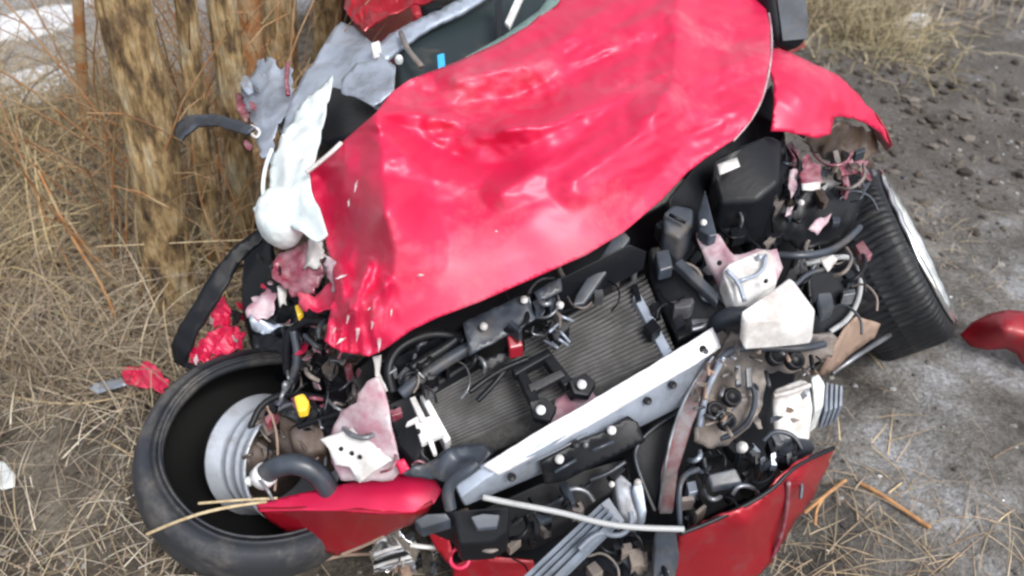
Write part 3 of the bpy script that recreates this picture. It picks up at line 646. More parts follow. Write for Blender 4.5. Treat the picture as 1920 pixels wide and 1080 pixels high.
# --- right bumper cover (large, red with shade in its colour)
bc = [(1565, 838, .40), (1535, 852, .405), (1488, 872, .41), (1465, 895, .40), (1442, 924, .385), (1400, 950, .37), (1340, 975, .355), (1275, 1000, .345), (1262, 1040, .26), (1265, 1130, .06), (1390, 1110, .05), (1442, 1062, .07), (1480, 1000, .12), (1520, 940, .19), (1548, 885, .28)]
cov = sheet('bumper_cover', bc, M['paint_shade'], car, .005, 9, [(1380, 1010, .285), (1460, 950, .31), (1350, 1060, .19), (1440, 1000, .22), (1400, 985, .34), (1500, 900, .385)], crumple=.006, cs=.09, seed=5, jag=2, label='shade-darkened red torn bumper cover, right half')
tube('cover_crease', [(1478, 905, .392), (1476, 950, .29), (1466, 1000, .19), (1448, 1045, .10)], .005, M['maroon'], cov)
tube('cover_lip', [(1563, 840, .402), (1490, 872, .414), (1442, 925, .389), (1340, 976, .36), (1275, 1001, .35)], .005, M['black'], cov)
block('cover_foam', [(1290, 870, .26), (1350, 850, .27), (1450, 860, .27), (1470, 880, .265), (1430, 925, .24), (1300, 985, .21), (1275, 940, .23)], .05, M['black'], car, .01)
block('lamp_shell', [(1325, 888, .37), (1380, 875, .38), (1395, 905, .36), (1335, 915, .355)], .02, M['slate'], car, .006)
tube('wire', [(1275, 985, .34), (1272, 920, .40), (1282, 890, .41), (1310, 880, .40)], .006, M['slate'], car)
for i in range(9): block('clip', [(1415 + i * 10, 850 + (i % 3) * 8, .39), (1425 + i * 10, 846 + (i % 3) * 8, .39), (1428 + i * 10, 868 + (i % 2) * 6, .375), (1416 + i * 10, 872, .375)], .02, M[['black', 'slate', 'slate', 'silver', 'black'][i % 5]], car, .002)
# --- lower grille area
block('lower_grille_panel', [(1188, 842, .37), (1215, 810, .39), (1268, 775, .41), (1262, 830, .38), (1240, 900, .33), (1232, 960, .28), (1205, 930, .30)], .02, M['black'], car, .005)
tube('grille_outline', [(1270, 772, .42), (1212, 812, .40), (1190, 842, .385), (1192, 870, .36), (1215, 930, .32), (1228, 958, .30)], .0045, M['slate'], car, 6)
tube('grille_outline', [(1106, 900, .36), (1140, 888, .37), (1172, 866, .38)], .005, M['slate'], car, 6)
gr = empty('air_intake_grille', P(1070, 1010, .2), car)
for k, (o1, w) in enumerate([(0, 9), (15, 8), (30, 8), (46, 11)]):
    x0, y0, x1, y1 = 960 + o1 * 1.25, 1100, 1128 + o1 * .5, 942 + o1 * .55
    block('grille_bar', [(x0, y0, .30), (x1, y1, .41), (x1 + w, y1 + w * .7, .405), (x0 + w * 1.5, y0, .295)], .02, M['greyplastic'], gr, .002)
block('grille_cross', [(1126, 944, .41), (1142, 932, .415), (1172, 976, .39), (1160, 986, .385)], .02, M['greyplastic'], gr, .002)
tube('grille_loop', [(1085, 1030, .37), (1110, 1005, .38), (1130, 998, .38), (1150, 1005, .37), (1172, 1000, .37), (1185, 980, .38), (1182, 960, .39)], .006, M['greyplastic'], gr, 6)
block('strip_foot', [(1228, 985, .36), (1268, 985, .36), (1275, 1040, .30), (1262, 1100, .24), (1222, 1100, .24), (1226, 1030, .30)], .05, M['slate'], car, .008)
block('washer_motor', [(1150, 900, .36), (1164, 885, .37), (1186, 905, .36), (1205, 960, .32), (1190, 985, .30), (1160, 960, .32)], .05, M['steel'], car, .006)
block('washer_motor', [(1184, 912, .37), (1196, 898, .375), (1206, 908, .37), (1214, 962, .33), (1200, 972, .32)], .04, M['silver'], car, .006)
bolt(1147, 908, .39, .006, M['white'], car); bolt(1196, 905, .40, .0075, M['white'], car); bolt(1392, 838, .44, .008, M['white'], car)
tube('cable', [(905, 932, .46), (950, 942, .45), (1050, 960, .43), (1130, 982, .42), (1200, 990, .41), (1282, 992, .40)], .0058, M['cablem'], car, 8, label='pale grey cable hanging across the front')
block('bumper_absorber', [(880, 960, .22), (1000, 905, .26), (1180, 850, .28), (1190, 900, .25), (1100, 960, .20), (1000, 1010, .16), (900, 1030, .14)], .05, M['black'], car, .012)
for i in range(8): tube('absorber_rib', [(960 + i * 18, 985 - i * 9, .235), (1000 + i * 16, 960 - i * 8, .25)], .004, M['slate'], car, 5, 0)
block('tow_bracket', [(800, 965, .36), (850, 955, .37), (955, 948, .38), (952, 1000, .33), (925, 1018, .31), (862, 1022, .31), (850, 990, .33)], .06, M['black'], car, .006)
block('bracket_facet', [(882, 968, .385), (905, 962, .385), (938, 964, .382), (932, 988, .365), (895, 992, .365)], .01, M['slate'], car, .003)
block('bracket_facet', [(775, 975, .365), (800, 962, .372), (838, 960, .37), (846, 975, .36), (790, 992, .35)], .03, M['slate'], car, .004)
sheet('side_duct', [(752, 892, .45), (800, 865, .47), (868, 832, .485), (905, 838, .485), (925, 852, .48), (905, 872, .47), (862, 895, .46), (850, 915, .44), (828, 908, .44), (790, 896, .44)], M['slate'], car, .006, 8, crumple=.01, cs=.05, seed=14)
tube('beam_end_strap', [(845, 955, .44), (838, 920, .47), (852, 898, .49), (875, 884, .51), (895, 868, .52)], .012, M['slate'], car)
# bottom red parts
sheet('lower_lip', [(850, 1062, .14), (900, 1045, .17), (960, 1048, .17), (1000, 1052, .16), (1010, 1100, .08), (960, 1130, .06), (850, 1120, .06)], M['paint_shade'], car, .005, 9, crumple=.005, cs=.08)
sheet('lower_lip', [(798, 992, .30), (812, 984, .31), (822, 1000, .30), (842, 1008, .29), (848, 1040, .26), (838, 1056, .24), (818, 1030, .26)], M['paint_shade'], car, .004, 7)
lathe('tow_ring', [(.020 + .005 * math.cos(a), .005 * math.sin(a)) for a in [i * math.pi / 4 for i in range(8)]], P(862, 1046, .24), (0, -.6, 1), M['paint'], car, 20, closed=True)
# --- left bumper cover
TOPF = [(480, 946, .315), (560, 926, .335), (640, 909, .36), (700, 893, .38), (735, 888, .39), (790, 890, .40), (818, 902, .405), (828, 920, .395), (814, 944, .385), (775, 962, .375), (720, 964, .368), (640, 958, .352), (560, 957, .332), (486, 960, .31)]
LOWF = [(482, 957, .312), (560, 955, .334), (640, 956, .354), (720, 962, .370), (775, 960, .377), (812, 944, .387), (800, 966, .34), (770, 985, .30), (735, 1000, .26), (706, 1015, .22), (668, 1036, .17), (630, 1043, .15), (585, 1028, .16), (540, 1002, .20), (505, 978, .26)]
lc = sheet('bumper_cover', TOPF, M['paint'], car, .005, 7, [(640, 935, .362), (700, 930, .382), (760, 930, .397)], crumple=.002, cs=.15, seed=2, label='bright red bumper corner lying over the tyre')
sheet('bumper_side', LOWF, M['paint_shade'], lc, .005, 7, [(640, 990, .27), (700, 985, .30), (580, 985, .25)], crumple=.003, cs=.12, seed=3)  # lower face takes the shade-coloured copy of the paint
tube('bumper_scuff', [(720, 1004, .245), (690, 1020, .21), (640, 1040, .165)], .004, M['brown'], lc, 6)
# chrome foil-like headlight reflector on the ground
hl = empty('broken_headlight', P(745, 1035, .1), car)
sheet('reflector', [(692, 1015, .22), (708, 1000, .25), (722, 982, .28), (742, 990, .27), (762, 1018, .24), (792, 1030, .22), (778, 1052, .17), (760, 1062, .13), (752, 1078, .1), (700, 1080, .09), (694, 1045, .15)], M['chrome'], hl, .003, 6, [(725, 1010, .20)], crumple=.02, cs=.04, seed=21)
for i in range(5): tube('reflector_rib', [(702, 1040 + i * 8, .175 - i * .014), (735, 1028 + i * 8, .205 - i * .014), (780, 1018 + i * 8, .22 - i * .014)], .004, M[['white', 'chrome', 'black'][i % 3]], hl, 6)
tube('headlight_edge', [(770, 1022, .24), (800, 1026, .24), (835, 1026, .23)], .005, M['white'], hl)
# --- bracket with holes on the left, pink rail behind
sheet('chassis_rail', [(668, 735, .58), (690, 715, .60), (712, 712, .60), (728, 760, .56), (740, 830, .50), (752, 888, .44), (735, 905, .42), (690, 905, .42), (640, 905, .40), (622, 870, .42), (618, 820, .46), (640, 775, .52), (668, 760, .55)], M['primer'], car, .006, 8, crumple=.008, cs=.05, seed=31, label='pinkish crushed left chassis rail')
cp = sheet('crash_plate', [(600, 824, .485), (640, 810, .495), (688, 792, .51), (700, 812, .50), (716, 848, .48), (736, 862, .475), (700, 886, .455), (674, 906, .44), (655, 876, .455), (628, 872, .455), (616, 842, .475)], M['white'], car, .005, 7, crumple=.001, cs=.05, seed=2, label='white plate with round holes')
for x, y, z in [(660, 850, .474), (688, 818, .5), (640, 842, .477), (675, 857, .472)]: bolt(x, y, z, .0042, M['black'], cp, 'bolt_hole')
sheet('rail_tab', [(738, 868, .47), (758, 862, .475), (768, 880, .465), (752, 892, .455)], M['paint'], car, .004, 5, crumple=.004)
cb = block('white_clip', [(776, 788, .535), (818, 776, .54), (834, 812, .52), (790, 832, .51)], .012, M['white'], car, .002, label='white broken plastic clip')
for q in ([(768, 746, .555), (778, 742, .556), (800, 786, .54), (788, 790, .538)], [(760, 798, .53), (764, 790, .535), (792, 774, .542), (794, 784, .538)], [(802, 826, .52), (812, 824, .52), (820, 850, .50), (812, 852, .50)]): block('clip_arm', q, .008, M['white'], cb, .0015)
block('clip_base', [(725, 755, .52), (770, 735, .53), (790, 800, .49), (800, 850, .45), (775, 870, .44), (740, 830, .46)], .05, M['black'], car, .006)
bolt(784, 809, .535, .005, M['black'], cb, 'bolt_hole')
sheet('torn_metal', [(700, 670, .62), (716, 665, .62), (712, 700, .60), (728, 735, .57), (716, 738, .57), (704, 706, .60)], M['white'], car, .003, 6, crumple=.004, seed=40)
# --- left wheel: tyre off its rim
WC = P(500, 860, .215); WAX = img_axis(510, 872, .12, .40, .88)
lw = empty('wheel', WC, car, label='burst left wheel lying flat with its tyre off the rim')
def tyre_prof(ro, ri, w, lo=0):
    return [(ri, w * .42), (ri + .006, w * .5), (ri + .03, w * .56), (ro - .05, w * .58), (ro - .018, w * .50), (ro - .004, w * .38), (ro, w * .2), (ro, 0), (ro, -w * .2), (ro - .004, -w * .38), (ro - .018, -w * .50), (ro - .05, -w * .58), (ri + .03, -w * .56), (ri - lo, -w * .52), (ri - lo, -w * .44),
            (ri + .012, -w * .42), (ro - .03, -w * .44), (ro - .015, -w * .3), (ro - .013, 0), (ro - .015, w * .3), (ro - .03, w * .44), (ri + .012, w * .40)]
def flat(r, h, th, j):
    # flattened, slightly collapsed carcass
    k = 1 + .03 * math.cos(2 * th + .5) + .012 * math.cos(3 * th)
    return r * k, h + .012 * math.sin(2 * th) + .006 * math.sin(5 * th)
tyL = lathe('tyre', tyre_prof(.280, .218, .160, .10), WC, WAX, M['rubber'], lw, 120, flat, True)
lathe('tyre_lining', [(.223, .064), (.25, .066), (.260, .045), (.261, 0), (.260, -.045), (.25, -.066), (.12, -.064), (.12, -.060), (.244, -.060), (.256, -.04), (.257, 0), (.256, .04), (.244, .060), (.223, .060)], WC, WAX, M['lining'], lw, 96, flat, True)
lathe('sidewall_ring', [(.229 + .003 * math.cos(a), .0935 + .003 * math.sin(a)) for a in [i * math.pi / 3 for i in range(6)]], WC, WAX, M['rubber'], lw, 96, flat, True)
RAX = img_axis(530, 860, .58, -.16, .80)
RCn = P(520, 858, .25)
rim = lathe('rim', [(a_ * .76, b_ * .9) for a_, b_ in [(.178, .078), (.176, .084), (.168, .080), (.164, .06), (.155, .05), (.152, .02), (.146, -.01), (.150, -.05), (.05, -.065), (.03, -.06), (.03, -.075), (.172, -.085), (.186, -.08), (.186, -.072), (.170, -.064), (.168, -.045), (.163, -.043), (.162, -.02), (.166, -.018), (.166, -.008), (.162, -.006), (.162, .02), (.166, .022), (.166, .034), (.162, .036), (.163, .055), (.176, .064)]], RCn, RAX, M['reflector'], lw, 96, None, True)
for k in range(5):
    th = k * 2 * math.pi / 5 + .3; Mx = frame_axis(RAX); e1 = Mx @ Vector((math.cos(th), math.sin(th), 0))
    V, Fc = tube_geo([RCn - RAX * .05 + e1 * .03, RCn - RAX * .045 + e1 * .09, RCn - RAX * .04 + e1 * .115], [.020, .015, .018], 8)
    link('spoke', V, Fc, M['reflector'], lw, True)
lathe('brake_disc', [(0, .0), (.095, .0), (.097, .008), (.06, .008), (.055, .03), (0, .03)], RCn - RAX * .02, RAX, M['disc'], lw, 48)
# suspension junk within the rim
block('suspension_arm', [(470, 765, .40), (500, 755, .40), (560, 790, .38), (610, 810, .37), (640, 850, .36), (600, 870, .34), (540, 850, .34), (500, 810, .37)], .05, M['disc'], car, .012)
block('caliper', [(540, 800, .42), (580, 785, .43), (610, 800, .42), (615, 845, .39), (575, 855, .385), (545, 835, .40)], .06, M['disc'], car, .01)
tube('driveshaft_boot', [(488, 900, .37), (510, 878, .40), (545, 868, .42), (580, 876, .41), (605, 898, .38), (620, 925, .34)], .022, M['slate'], car, 12, label='curved grey rubber boot')
lathe('boot_clamp', [(.022, -.012), (.026, -.012), (.026, .012), (.022, .012)], P(494, 893, .38), P(510, 878, .40) - P(488, 900, .37), M['alu'], car, 20, closed=True)
sheet('torn_lining', [(610, 740, .46), (650, 745, .46), (662, 800, .42), (650, 850, .40), (612, 830, .40), (600, 790, .43)], M['black'], car, .005, 8, crumple=.015, cs=.05, seed=19)
for i in range(34):
    x, y = random.uniform(470, 620), random.uniform(770, 900); z = random.uniform(.36, .43) - (y - 800) * .0003
    a = random.uniform(0, 6.3); l = random.uniform(15, 55)
    tube('hanging_wire', [(x, y, z), (x + math.cos(a) * l * .5 + random.uniform(-8, 8), y + math.sin(a) * l * .5 + random.uniform(-8, 8), z + random.uniform(-.01, .02)), (x + math.cos(a) * l, y + math.sin(a) * l, z - .01)], random.uniform(.0015, .0045), M[['black', 'mud', 'steel', 'disc', 'black'][i % 5]], car, 5, 2)
tube('hanging_wire', [(500, 760, .47), (518, 800, .44), (522, 860, .40), (515, 920, .34)], .003, M['brown'], car, 5)
lathe('bulb', [(0, .01), (.006, .008), (.01, .001), (.009, -.01)], P(466, 902, .38), (.1, -.4, 1), M['lens'], car, 12)
# --- clutter between bonnet and left wheel
tube('wiring_loom', [(540, 700, .50), (535, 650, .56), (548, 615, .60), (580, 600, .62), (610, 605, .63)], .010, M['black'], car)
tube('wiring_loom', [(520, 760, .47), (545, 720, .50), (560, 670, .55), (550, 620, .60)], .009, M['slate'], car)
tube('wiring_loom', [(470, 800, .46), (490, 755, .49), (540, 735, .50), (600, 745, .50), (650, 760, .50)], .007, M['black'], car)
tube('wiring_loom', [(560, 800, .46), (620, 780, .50), (680, 760, .54), (690, 720, .58)], .006, M['black'], car)
for i in range(44):
    x, y = random.uniform(540, 680), random.uniform(600, 790); z = .62 - (y - 600) * .0008 + random.uniform(-.02, .02)
    a = random.uniform(0, 6.3); l = random.uniform(12, 45)
    tube('hanging_wire', [(x, y, z), (x + math.cos(a) * l * .5 + random.uniform(-10, 10), y + math.sin(a) * l * .5 + random.uniform(-10, 10), z + .02), (x + math.cos(a) * l, y + math.sin(a) * l, z)], random.uniform(.0015, .006), M[['black', 'mud', 'slate', 'maroon', 'black', 'steel'][i % 6]], car, 5, 2)
for i in range(26):
    x, y = random.uniform(500, 690), random.uniform(580, 790); z = .60 - (y - 600) * .0008 + random.uniform(-.03, .0)
    w, h, a = random.uniform(14, 36), random.uniform(10, 24), random.uniform(0, 3.1); c, s = math.cos(a), math.sin(a)
    block('broken_mount', [(x + dx * c * w / 2 - dy * s * h / 2, y + dx * s * w / 2 + dy * c * h / 2, z + random.uniform(-.008, .008)) for dx, dy in ((-1, -1), (1, -1), (1.1, .3), (.6, 1), (-1, .8))], random.uniform(.02, .05), M[['black', 'black', 'slate', 'mud', 'maroon', 'black'][i % 6]], car, .004)
block('connector', [(550, 742, .56), (570, 736, .56), (580, 752, .55), (576, 768, .545), (558, 772, .545)], .02, M['yellow'], car, .004, label='yellow electrical connector above the wheel')
block('connector', [(552, 572, .66), (566, 568, .66), (568, 584, .655), (558, 594, .65)], .015, M['yellow'], car, .003, label='small yellow clip below the airbag')
# crumpled inner metal under the airbag
for i, (pts, mt) in enumerate([
    ([(520, 490, .70), (560, 462, .73), (600, 470, .74), (612, 520, .70), (590, 560, .68), (540, 555, .67), (515, 530, .68)], 'maroon'),
    ([(475, 560, .62), (500, 540, .64), (520, 560, .63), (512, 600, .60), (488, 612, .59), (466, 600, .60)], 'primer'),
    ([(585, 445, .76), (605, 450, .76), (608, 490, .73), (598, 512, .71), (574, 508, .71), (576, 470, .74)], 'white'),
    ([(560, 560, .68), (600, 545, .70), (640, 535, .71), (645, 560, .70), (600, 590, .67), (570, 590, .66)], 'paint'),
    ([(610, 480, .76), (632, 500, .76), (648, 540, .74), (630, 556, .73), (612, 530, .73)], 'primer'),
    ([(470, 600, .60), (510, 608, .59), (535, 622, .58), (500, 632, .57), (475, 622, .58)], 'silver'),
    ([(520, 540, .66), (534, 538, .66), (538, 572, .64), (524, 574, .64)], 'white'),
    ([(500, 520, .62), (600, 500, .66), (620, 600, .60), (560, 680, .52), (480, 660, .50), (480, 580, .56)], 'black')]):
    sheet('crushed_panel', pts, M[mt], car, .003, 6, crumple=.016 if mt != 'black' else .02, cs=.045, seed=50 + i, jag=4)
# red splinters by the tyre
for i, pts in enumerate([[(350, 668, .36), (372, 645, .38), (400, 622, .40), (440, 615, .41), (458, 625, .40), (455, 655, .38), (420, 668, .37), (385, 672, .36), (365, 690, .34)],
                         [(396, 600, .42), (410, 570, .44), (425, 562, .45), (432, 590, .43), (425, 612, .41), (400, 618, .41)],
                         [(380, 680, .35), (420, 660, .37), (450, 668, .36), (430, 690, .34), (395, 694, .33)]]):
    sheet('crushed_wing', pts, M['paint'], car, .004, 6, crumple=.014, cs=.025, seed=60 + i, jag=5, smooth=False)
# long black trim strip
sheet('arch_trim', [(488, 428, .62), (498, 446, .61), (452, 492, .57), (425, 540, .53), (402, 580, .49), (372, 625, .44), (352, 668, .39), (345, 692, .35), (326, 680, .36), (322, 650, .40), (338, 612, .45), (372, 560, .51), (400, 510, .56), (440, 465, .60)], M['black'], car, .008, 7, crumple=.006, cs=.06, seed=4, label='long dark plastic wheel arch trim')
block('sill_stub', [(455, 470, .55), (508, 440, .58), (515, 520, .54), (505, 580, .48), (455, 600, .42), (450, 540, .48)], .30, M['black'], car, .01)
# --- upper left: pillar, airbag, cabin
sheet('inner_pillar', [(545, 190, .84), (572, 140, .88), (600, 95, .90), (640, 42, .93), (662, 48, .94), (700, 88, .95), (742, 128, .955), (738, 172, .95), (712, 205, .93), (672, 190, .90), (630, 172, .88), (605, 220, .84), (560, 300, .80), (522, 300, .79), (530, 240, .82)], M['silver'], car, .005, 8, crumple=.008, cs=.10, seed=6, label='blue grey bent door pillar')
sheet('torn_metal', [(450, 158, .78), (470, 140, .80), (488, 118, .83), (498, 126, .83), (512, 112, .84), (522, 130, .84), (545, 128, .85), (552, 175, .83), (545, 215, .81), (520, 235, .79), (512, 290, .75), (492, 300, .74), (478, 250, .75), (460, 200, .76)], M['silver'], car, .003, 5, crumple=.014, cs=.07, seed=71, jag=4)
sheet('torn_metal', [(445, 180, .76), (470, 175, .77), (480, 215, .75), (460, 232, .74), (446, 210, .75)], M['maroon'], car, .003, 6, crumple=.015, cs=.03, seed=72)
tube('pillar_seam', [(540, 118, .87), (536, 150, .86), (540, 178, .85)], .006, M['maroon'], car, 6)
sheet('pillar_trim', [(640, 150, .94), (668, 120, .96), (715, 108, .975), (742, 128, .975), (738, 172, .965), (700, 200, .95), (665, 182, .935), (640, 175, .93)], M['silver'], car, .004, 8, crumple=.003)
block('dashboard_side', [(622, 158, .90), (690, 180, .92), (722, 190, .925), (712, 216, .93), (660, 252, .90), (612, 268, .87), (590, 262, .86), (592, 230, .87)], .3, M['black'], car, .01)
ab = empty('side_airbag', P(540, 330, .75), car)
sheet('airbag_sheet', [(624, 146, .93), (612, 210, .915), (600, 262, .90), (592, 300, .885), (578, 325, .875), (590, 380, .855), (612, 440, .81), (595, 450, .80), (560, 440, .80), (530, 420, .80), (505, 370, .82), (508, 310, .84), (530, 262, .86), (560, 208, .89), (590, 172, .91)], M['fabric'], ab, .004, 7, [(560, 300, .88)], crumple=.010, cs=.06, seed=7)
bm = bmesh.new(); bmesh.ops.create_icosphere(bm, subdivisions=5, radius=1)
c = P(530, 402, .80); vs = []
r0 = mpp(530, 402, .80)
for v in bm.verts:
    q = v.co.copy(); k = 1 + .05 * noise.noise(q * 1.6) + .03 * (1 - abs(noise.noise(q * 3.1)) * 2)
    q2 = Vector((q.x * 45, q.y * 50, q.z * 60)) * r0 * k
    vs.append(c + Vector((q2.x, q2.y - .01, q2.z)))
link('airbag_bulge', vs, [tuple(v.index for v in f.verts) for f in bm.faces], M['fabric'], ab, True); bm.free()
tube('airbag_tether', [(478, 392, .79), (492, 396, .79), (505, 400, .80)], .006, M['fabric'], ab, 6)
tube('airbag_edge', [(510, 280, .86), (498, 310, .84), (492, 350, .82), (495, 372, .81)], .005, M['fabric'], ab, 6)
# roof rail, door frame and cabin above
sheet('crumpled_roof_edge', [(642, 14, .97), (650, -30, 1.02), (830, -60, 1.06), (824, 2, 1.03), (790, 14, 1.01), (745, 30, .99), (705, 48, .98), (682, 66, .97), (662, 46, .965)], M['paint_shade'], car, .004, 7, crumple=.018, cs=.06, seed=8, smooth=False, label='dark red crumpled roof edge')
sheet('window_frame', [(700, 92, .97), (730, 66, .985), (790, 34, 1.0), (850, 6, 1.01), (900, -20, 1.02), (935, -20, 1.02), (880, 14, 1.01), (800, 54, .99), (758, 84, .98), (722, 112, .97)], M['silver'], car, .012, 9, crumple=.003)
block('frame_bracket', [(694, 80, .985), (712, 74, .99), (716, 104, .97), (700, 108, .965)], .02, M['white'], car, .004)
tube('seat_belt', [(752, 62, 1.0), (762, 90, .995), (776, 108, .99), (790, 124, .985)], .007, M['mud'], car)
block('dashboard', [(738, 90, .965), (780, 58, .97), (900, 0, .985), (1000, -30, .99), (1040, 0, .99), (940, 82, .965), (860, 118, .955), (780, 148, .945), (742, 175, .94)], .35, M['cabin'], car, .02)
block('blue_clip', [(819, 102, 1.0), (833, 98, 1.0), (835, 122, .99), (821, 126, .99)], .02, M['blue'], car, .003)
block('window_post', [(928, 0, 1.03), (942, -4, 1.03), (944, 80, 1.0), (932, 84, 1.0)], .02, M['black'], car, .003)
block('window_post', [(946, 40, 1.02), (975, -25, 1.04), (990, -25, 1.04), (956, 50, 1.015)], .012, M['white'], car, .003)
sheet('windscreen_strip', [(870, 108, 1.005), (945, 66, 1.015), (1010, 20, 1.03), (1040, -20, 1.045), (1060, -20, 1.045), (1046, 4, 1.04), (985, 54, 1.02), (935, 86, 1.01)], M['glass'], car, .006, 9)
lathe('bulb', [(0, .01), (.006, .008), (.01, .001), (.009, -.01)], P(748, 110, .99), (.1, -.4, 1), M['lens'], car, 12)
# rest of the body, out of the picture: sides, roof, boot
dirb = Vector((-.30, .95, 0)).normalized(); lat = Vector((.95, .30, 0)).normalized()
L0 = Vector((-.30, 2.42, 0)); WD = 1.0
prof = [(0, .22), (0, .86), (.25, .98), (.55, 1.38), (1.6, 1.42), (2.25, 1.0), (2.75, .92), (2.82, .25)]
for nm, off in (('side_panel', 0), ('side_panel', WD)):
    a = L0 + lat * off; vs = [a + dirb * u + Vector((0, 0, z)) for u, z in prof] + [a + lat * (.03) + dirb * u + Vector((0, 0, z)) for u, z in prof]; n = len(prof)
    o = link(nm, vs, [tuple(range(n)), tuple(range(2 * n - 1, n - 1, -1))] + [(i, i + n, (i + 1) % n + n, (i + 1) % n) for i in range(n)], M['paint_shade'], car); bevel(o, .01)
    win = [(.45, 1.0), (.68, 1.32), (1.5, 1.35), (1.95, 1.04)]; n = 4; s = -.004 if off == 0 else .034
    vs = [a + lat * s + dirb * u + Vector((0, 0, z)) for u, z in win] + [a + lat * (s + (.003 if off else -.003)) + dirb * u + Vector((0, 0, z)) for u, z in win]
    link('side_window', vs, [(0, 1, 2, 3), (7, 6, 5, 4)] + [(i, i + 4, (i + 1) % 4 + 4, (i + 1) % 4) for i in range(4)], M['glass'], car)
for nm, i, mt in (('windscreen', 2, 'glass'), ('roof', 3, 'paint_shade'), ('rear_window', 4, 'glass'), ('boot_lid', 5, 'paint_shade'), ('rear_panel', 6, 'paint_shade')):
    (u0, z0), (u1, z1) = prof[i], prof[i + 1]; a = L0 + lat * .03; b = L0 + lat * WD; T = Vector((0, 0, -.02)) if i < 6 else dirb * -.02
    q = [a + dirb * u0 + Vector((0, 0, z0)), b + dirb * u0 + Vector((0, 0, z0)), b + dirb * u1 + Vector((0, 0, z1)), a + dirb * u1 + Vector((0, 0, z1))]
    link(nm, q + [v + T for v in q], [(0, 1, 2, 3), (7, 6, 5, 4)] + [(k, k + 4, (k + 1) % 4 + 4, (k + 1) % 4) for k in range(4)], M[mt], car)
cw = [L0 + lat * a_ + dirb * u_ + Vector((0, 0, z_)) for z_ in (.30, .84) for a_, u_ in ((.04, -.30), (WD, -.30), (WD, .12), (.04, .12))]
bevel(link('cowl', cw, [(3, 2, 1, 0), (4, 5, 6, 7), (0, 1, 5, 4), (1, 2, 6, 5), (2, 3, 7, 6), (3, 0, 4, 7)], M['black'], car), .02)
for off in (-.02, WD + .02):
    c = L0 + lat * off + dirb * 2.25 + Vector((0, 0, .30))
    rw = empty('wheel', c, car); lathe('tyre', tyre_prof(.30, .19, .17), c, lat, M['rubber'], rw, 48, None, True)
    lathe('rim', [(0, .05), (.15, .05), (.19, .07), (.19, -.07), (0, -.05)], c, lat, M['reflector'], rw, 32)

# --- right wheel
RWC = P(1645, 494, .31); AX = Vector((.80, .33, .42)).normalized()
AX = img_axis(1645, 494, .92, .40, .10)
rw = empty('wheel', RWC, car, label='twisted right wheel with deep tread and scraped rim')
def tread(r, h, th, j): return r, h
tp = tyre_prof(.31, .20, .20)
NB = 84
def tyre_right():
    prof = []
    ws = [w * 1.0 for w in (-.115, -.108, -.095, -.08, -.05, -.046, -.038, -.034, -.004, 0, .004, .034, .038, .046, .05, .08, .095, .108, .115)]
    rs = [q_ - .032 for q_ in (.25, .285, .301, .308, .31, .31, .31, .31, .31, .31, .31, .31, .31, .31, .31, .308, .301, .285, .25)]
    prof = list(zip(rs, ws)); prof = [(.18, -.09), (.195, -.105)] + prof + [(.195, .105), (.18, .09), (.19, .08), (.21, .09), (.25, .08), (.26, 0), (.25, -.08), (.21, -.09), (.19, -.08)]
    seg = NB * 6
    def fn(r, h, th, j):
        if r > .251 and 2 < j < 20:
            ph = (th * NB / (2 * math.pi) + h * 7 + .35 * noise.noise(Vector((math.cos(th) * 14, math.sin(th) * 14, h * 8)))) % 1; r -= .0025 * abs(noise.noise(Vector((math.cos(th) * 30, math.sin(th) * 30, h * 60))))
            g = max(0, 1 - abs(ph - .5) / .16)
            if abs(h) > .002: r -= .006 * min(1, g * 1.6)
        return r, h
    return lathe('tyre', prof, RWC, AX, M['tread'], rw, seg, fn, True)
tyre_right()
rimR = lathe('rim', [(.188, .112), (.195, .118), (.192, .105), (.185, .09), (.19, .05), (.18, -.08), (.19, -.10), (.20, -.10), (.19, -.09), (.17, -.07), (.18, .04), (.182, .09)], RWC, AX, M['lens'], rw, 72, None, True)
lathe('rim_disc', [(0, .055), (.05, .055), (.06, .045), (.18, .05), (.185, .06), (.185, .03), (0, .03)], RWC, AX, M['reflector'], rw, 48)
lathe('wheel_trim', [(.195, .114), (.222, .126), (.236, .122), (.236, .114), (.222, .118), (.195, .108)], RWC, AX, M['chrome'], rw, 96, lambda r, h, th, j: (r + .004 * noise.noise(Vector((math.cos(th) * 4, math.sin(th) * 4, j))), h + .005 * noise.noise(Vector((math.cos(th) * 5, math.sin(th) * 5, 2)))), True)

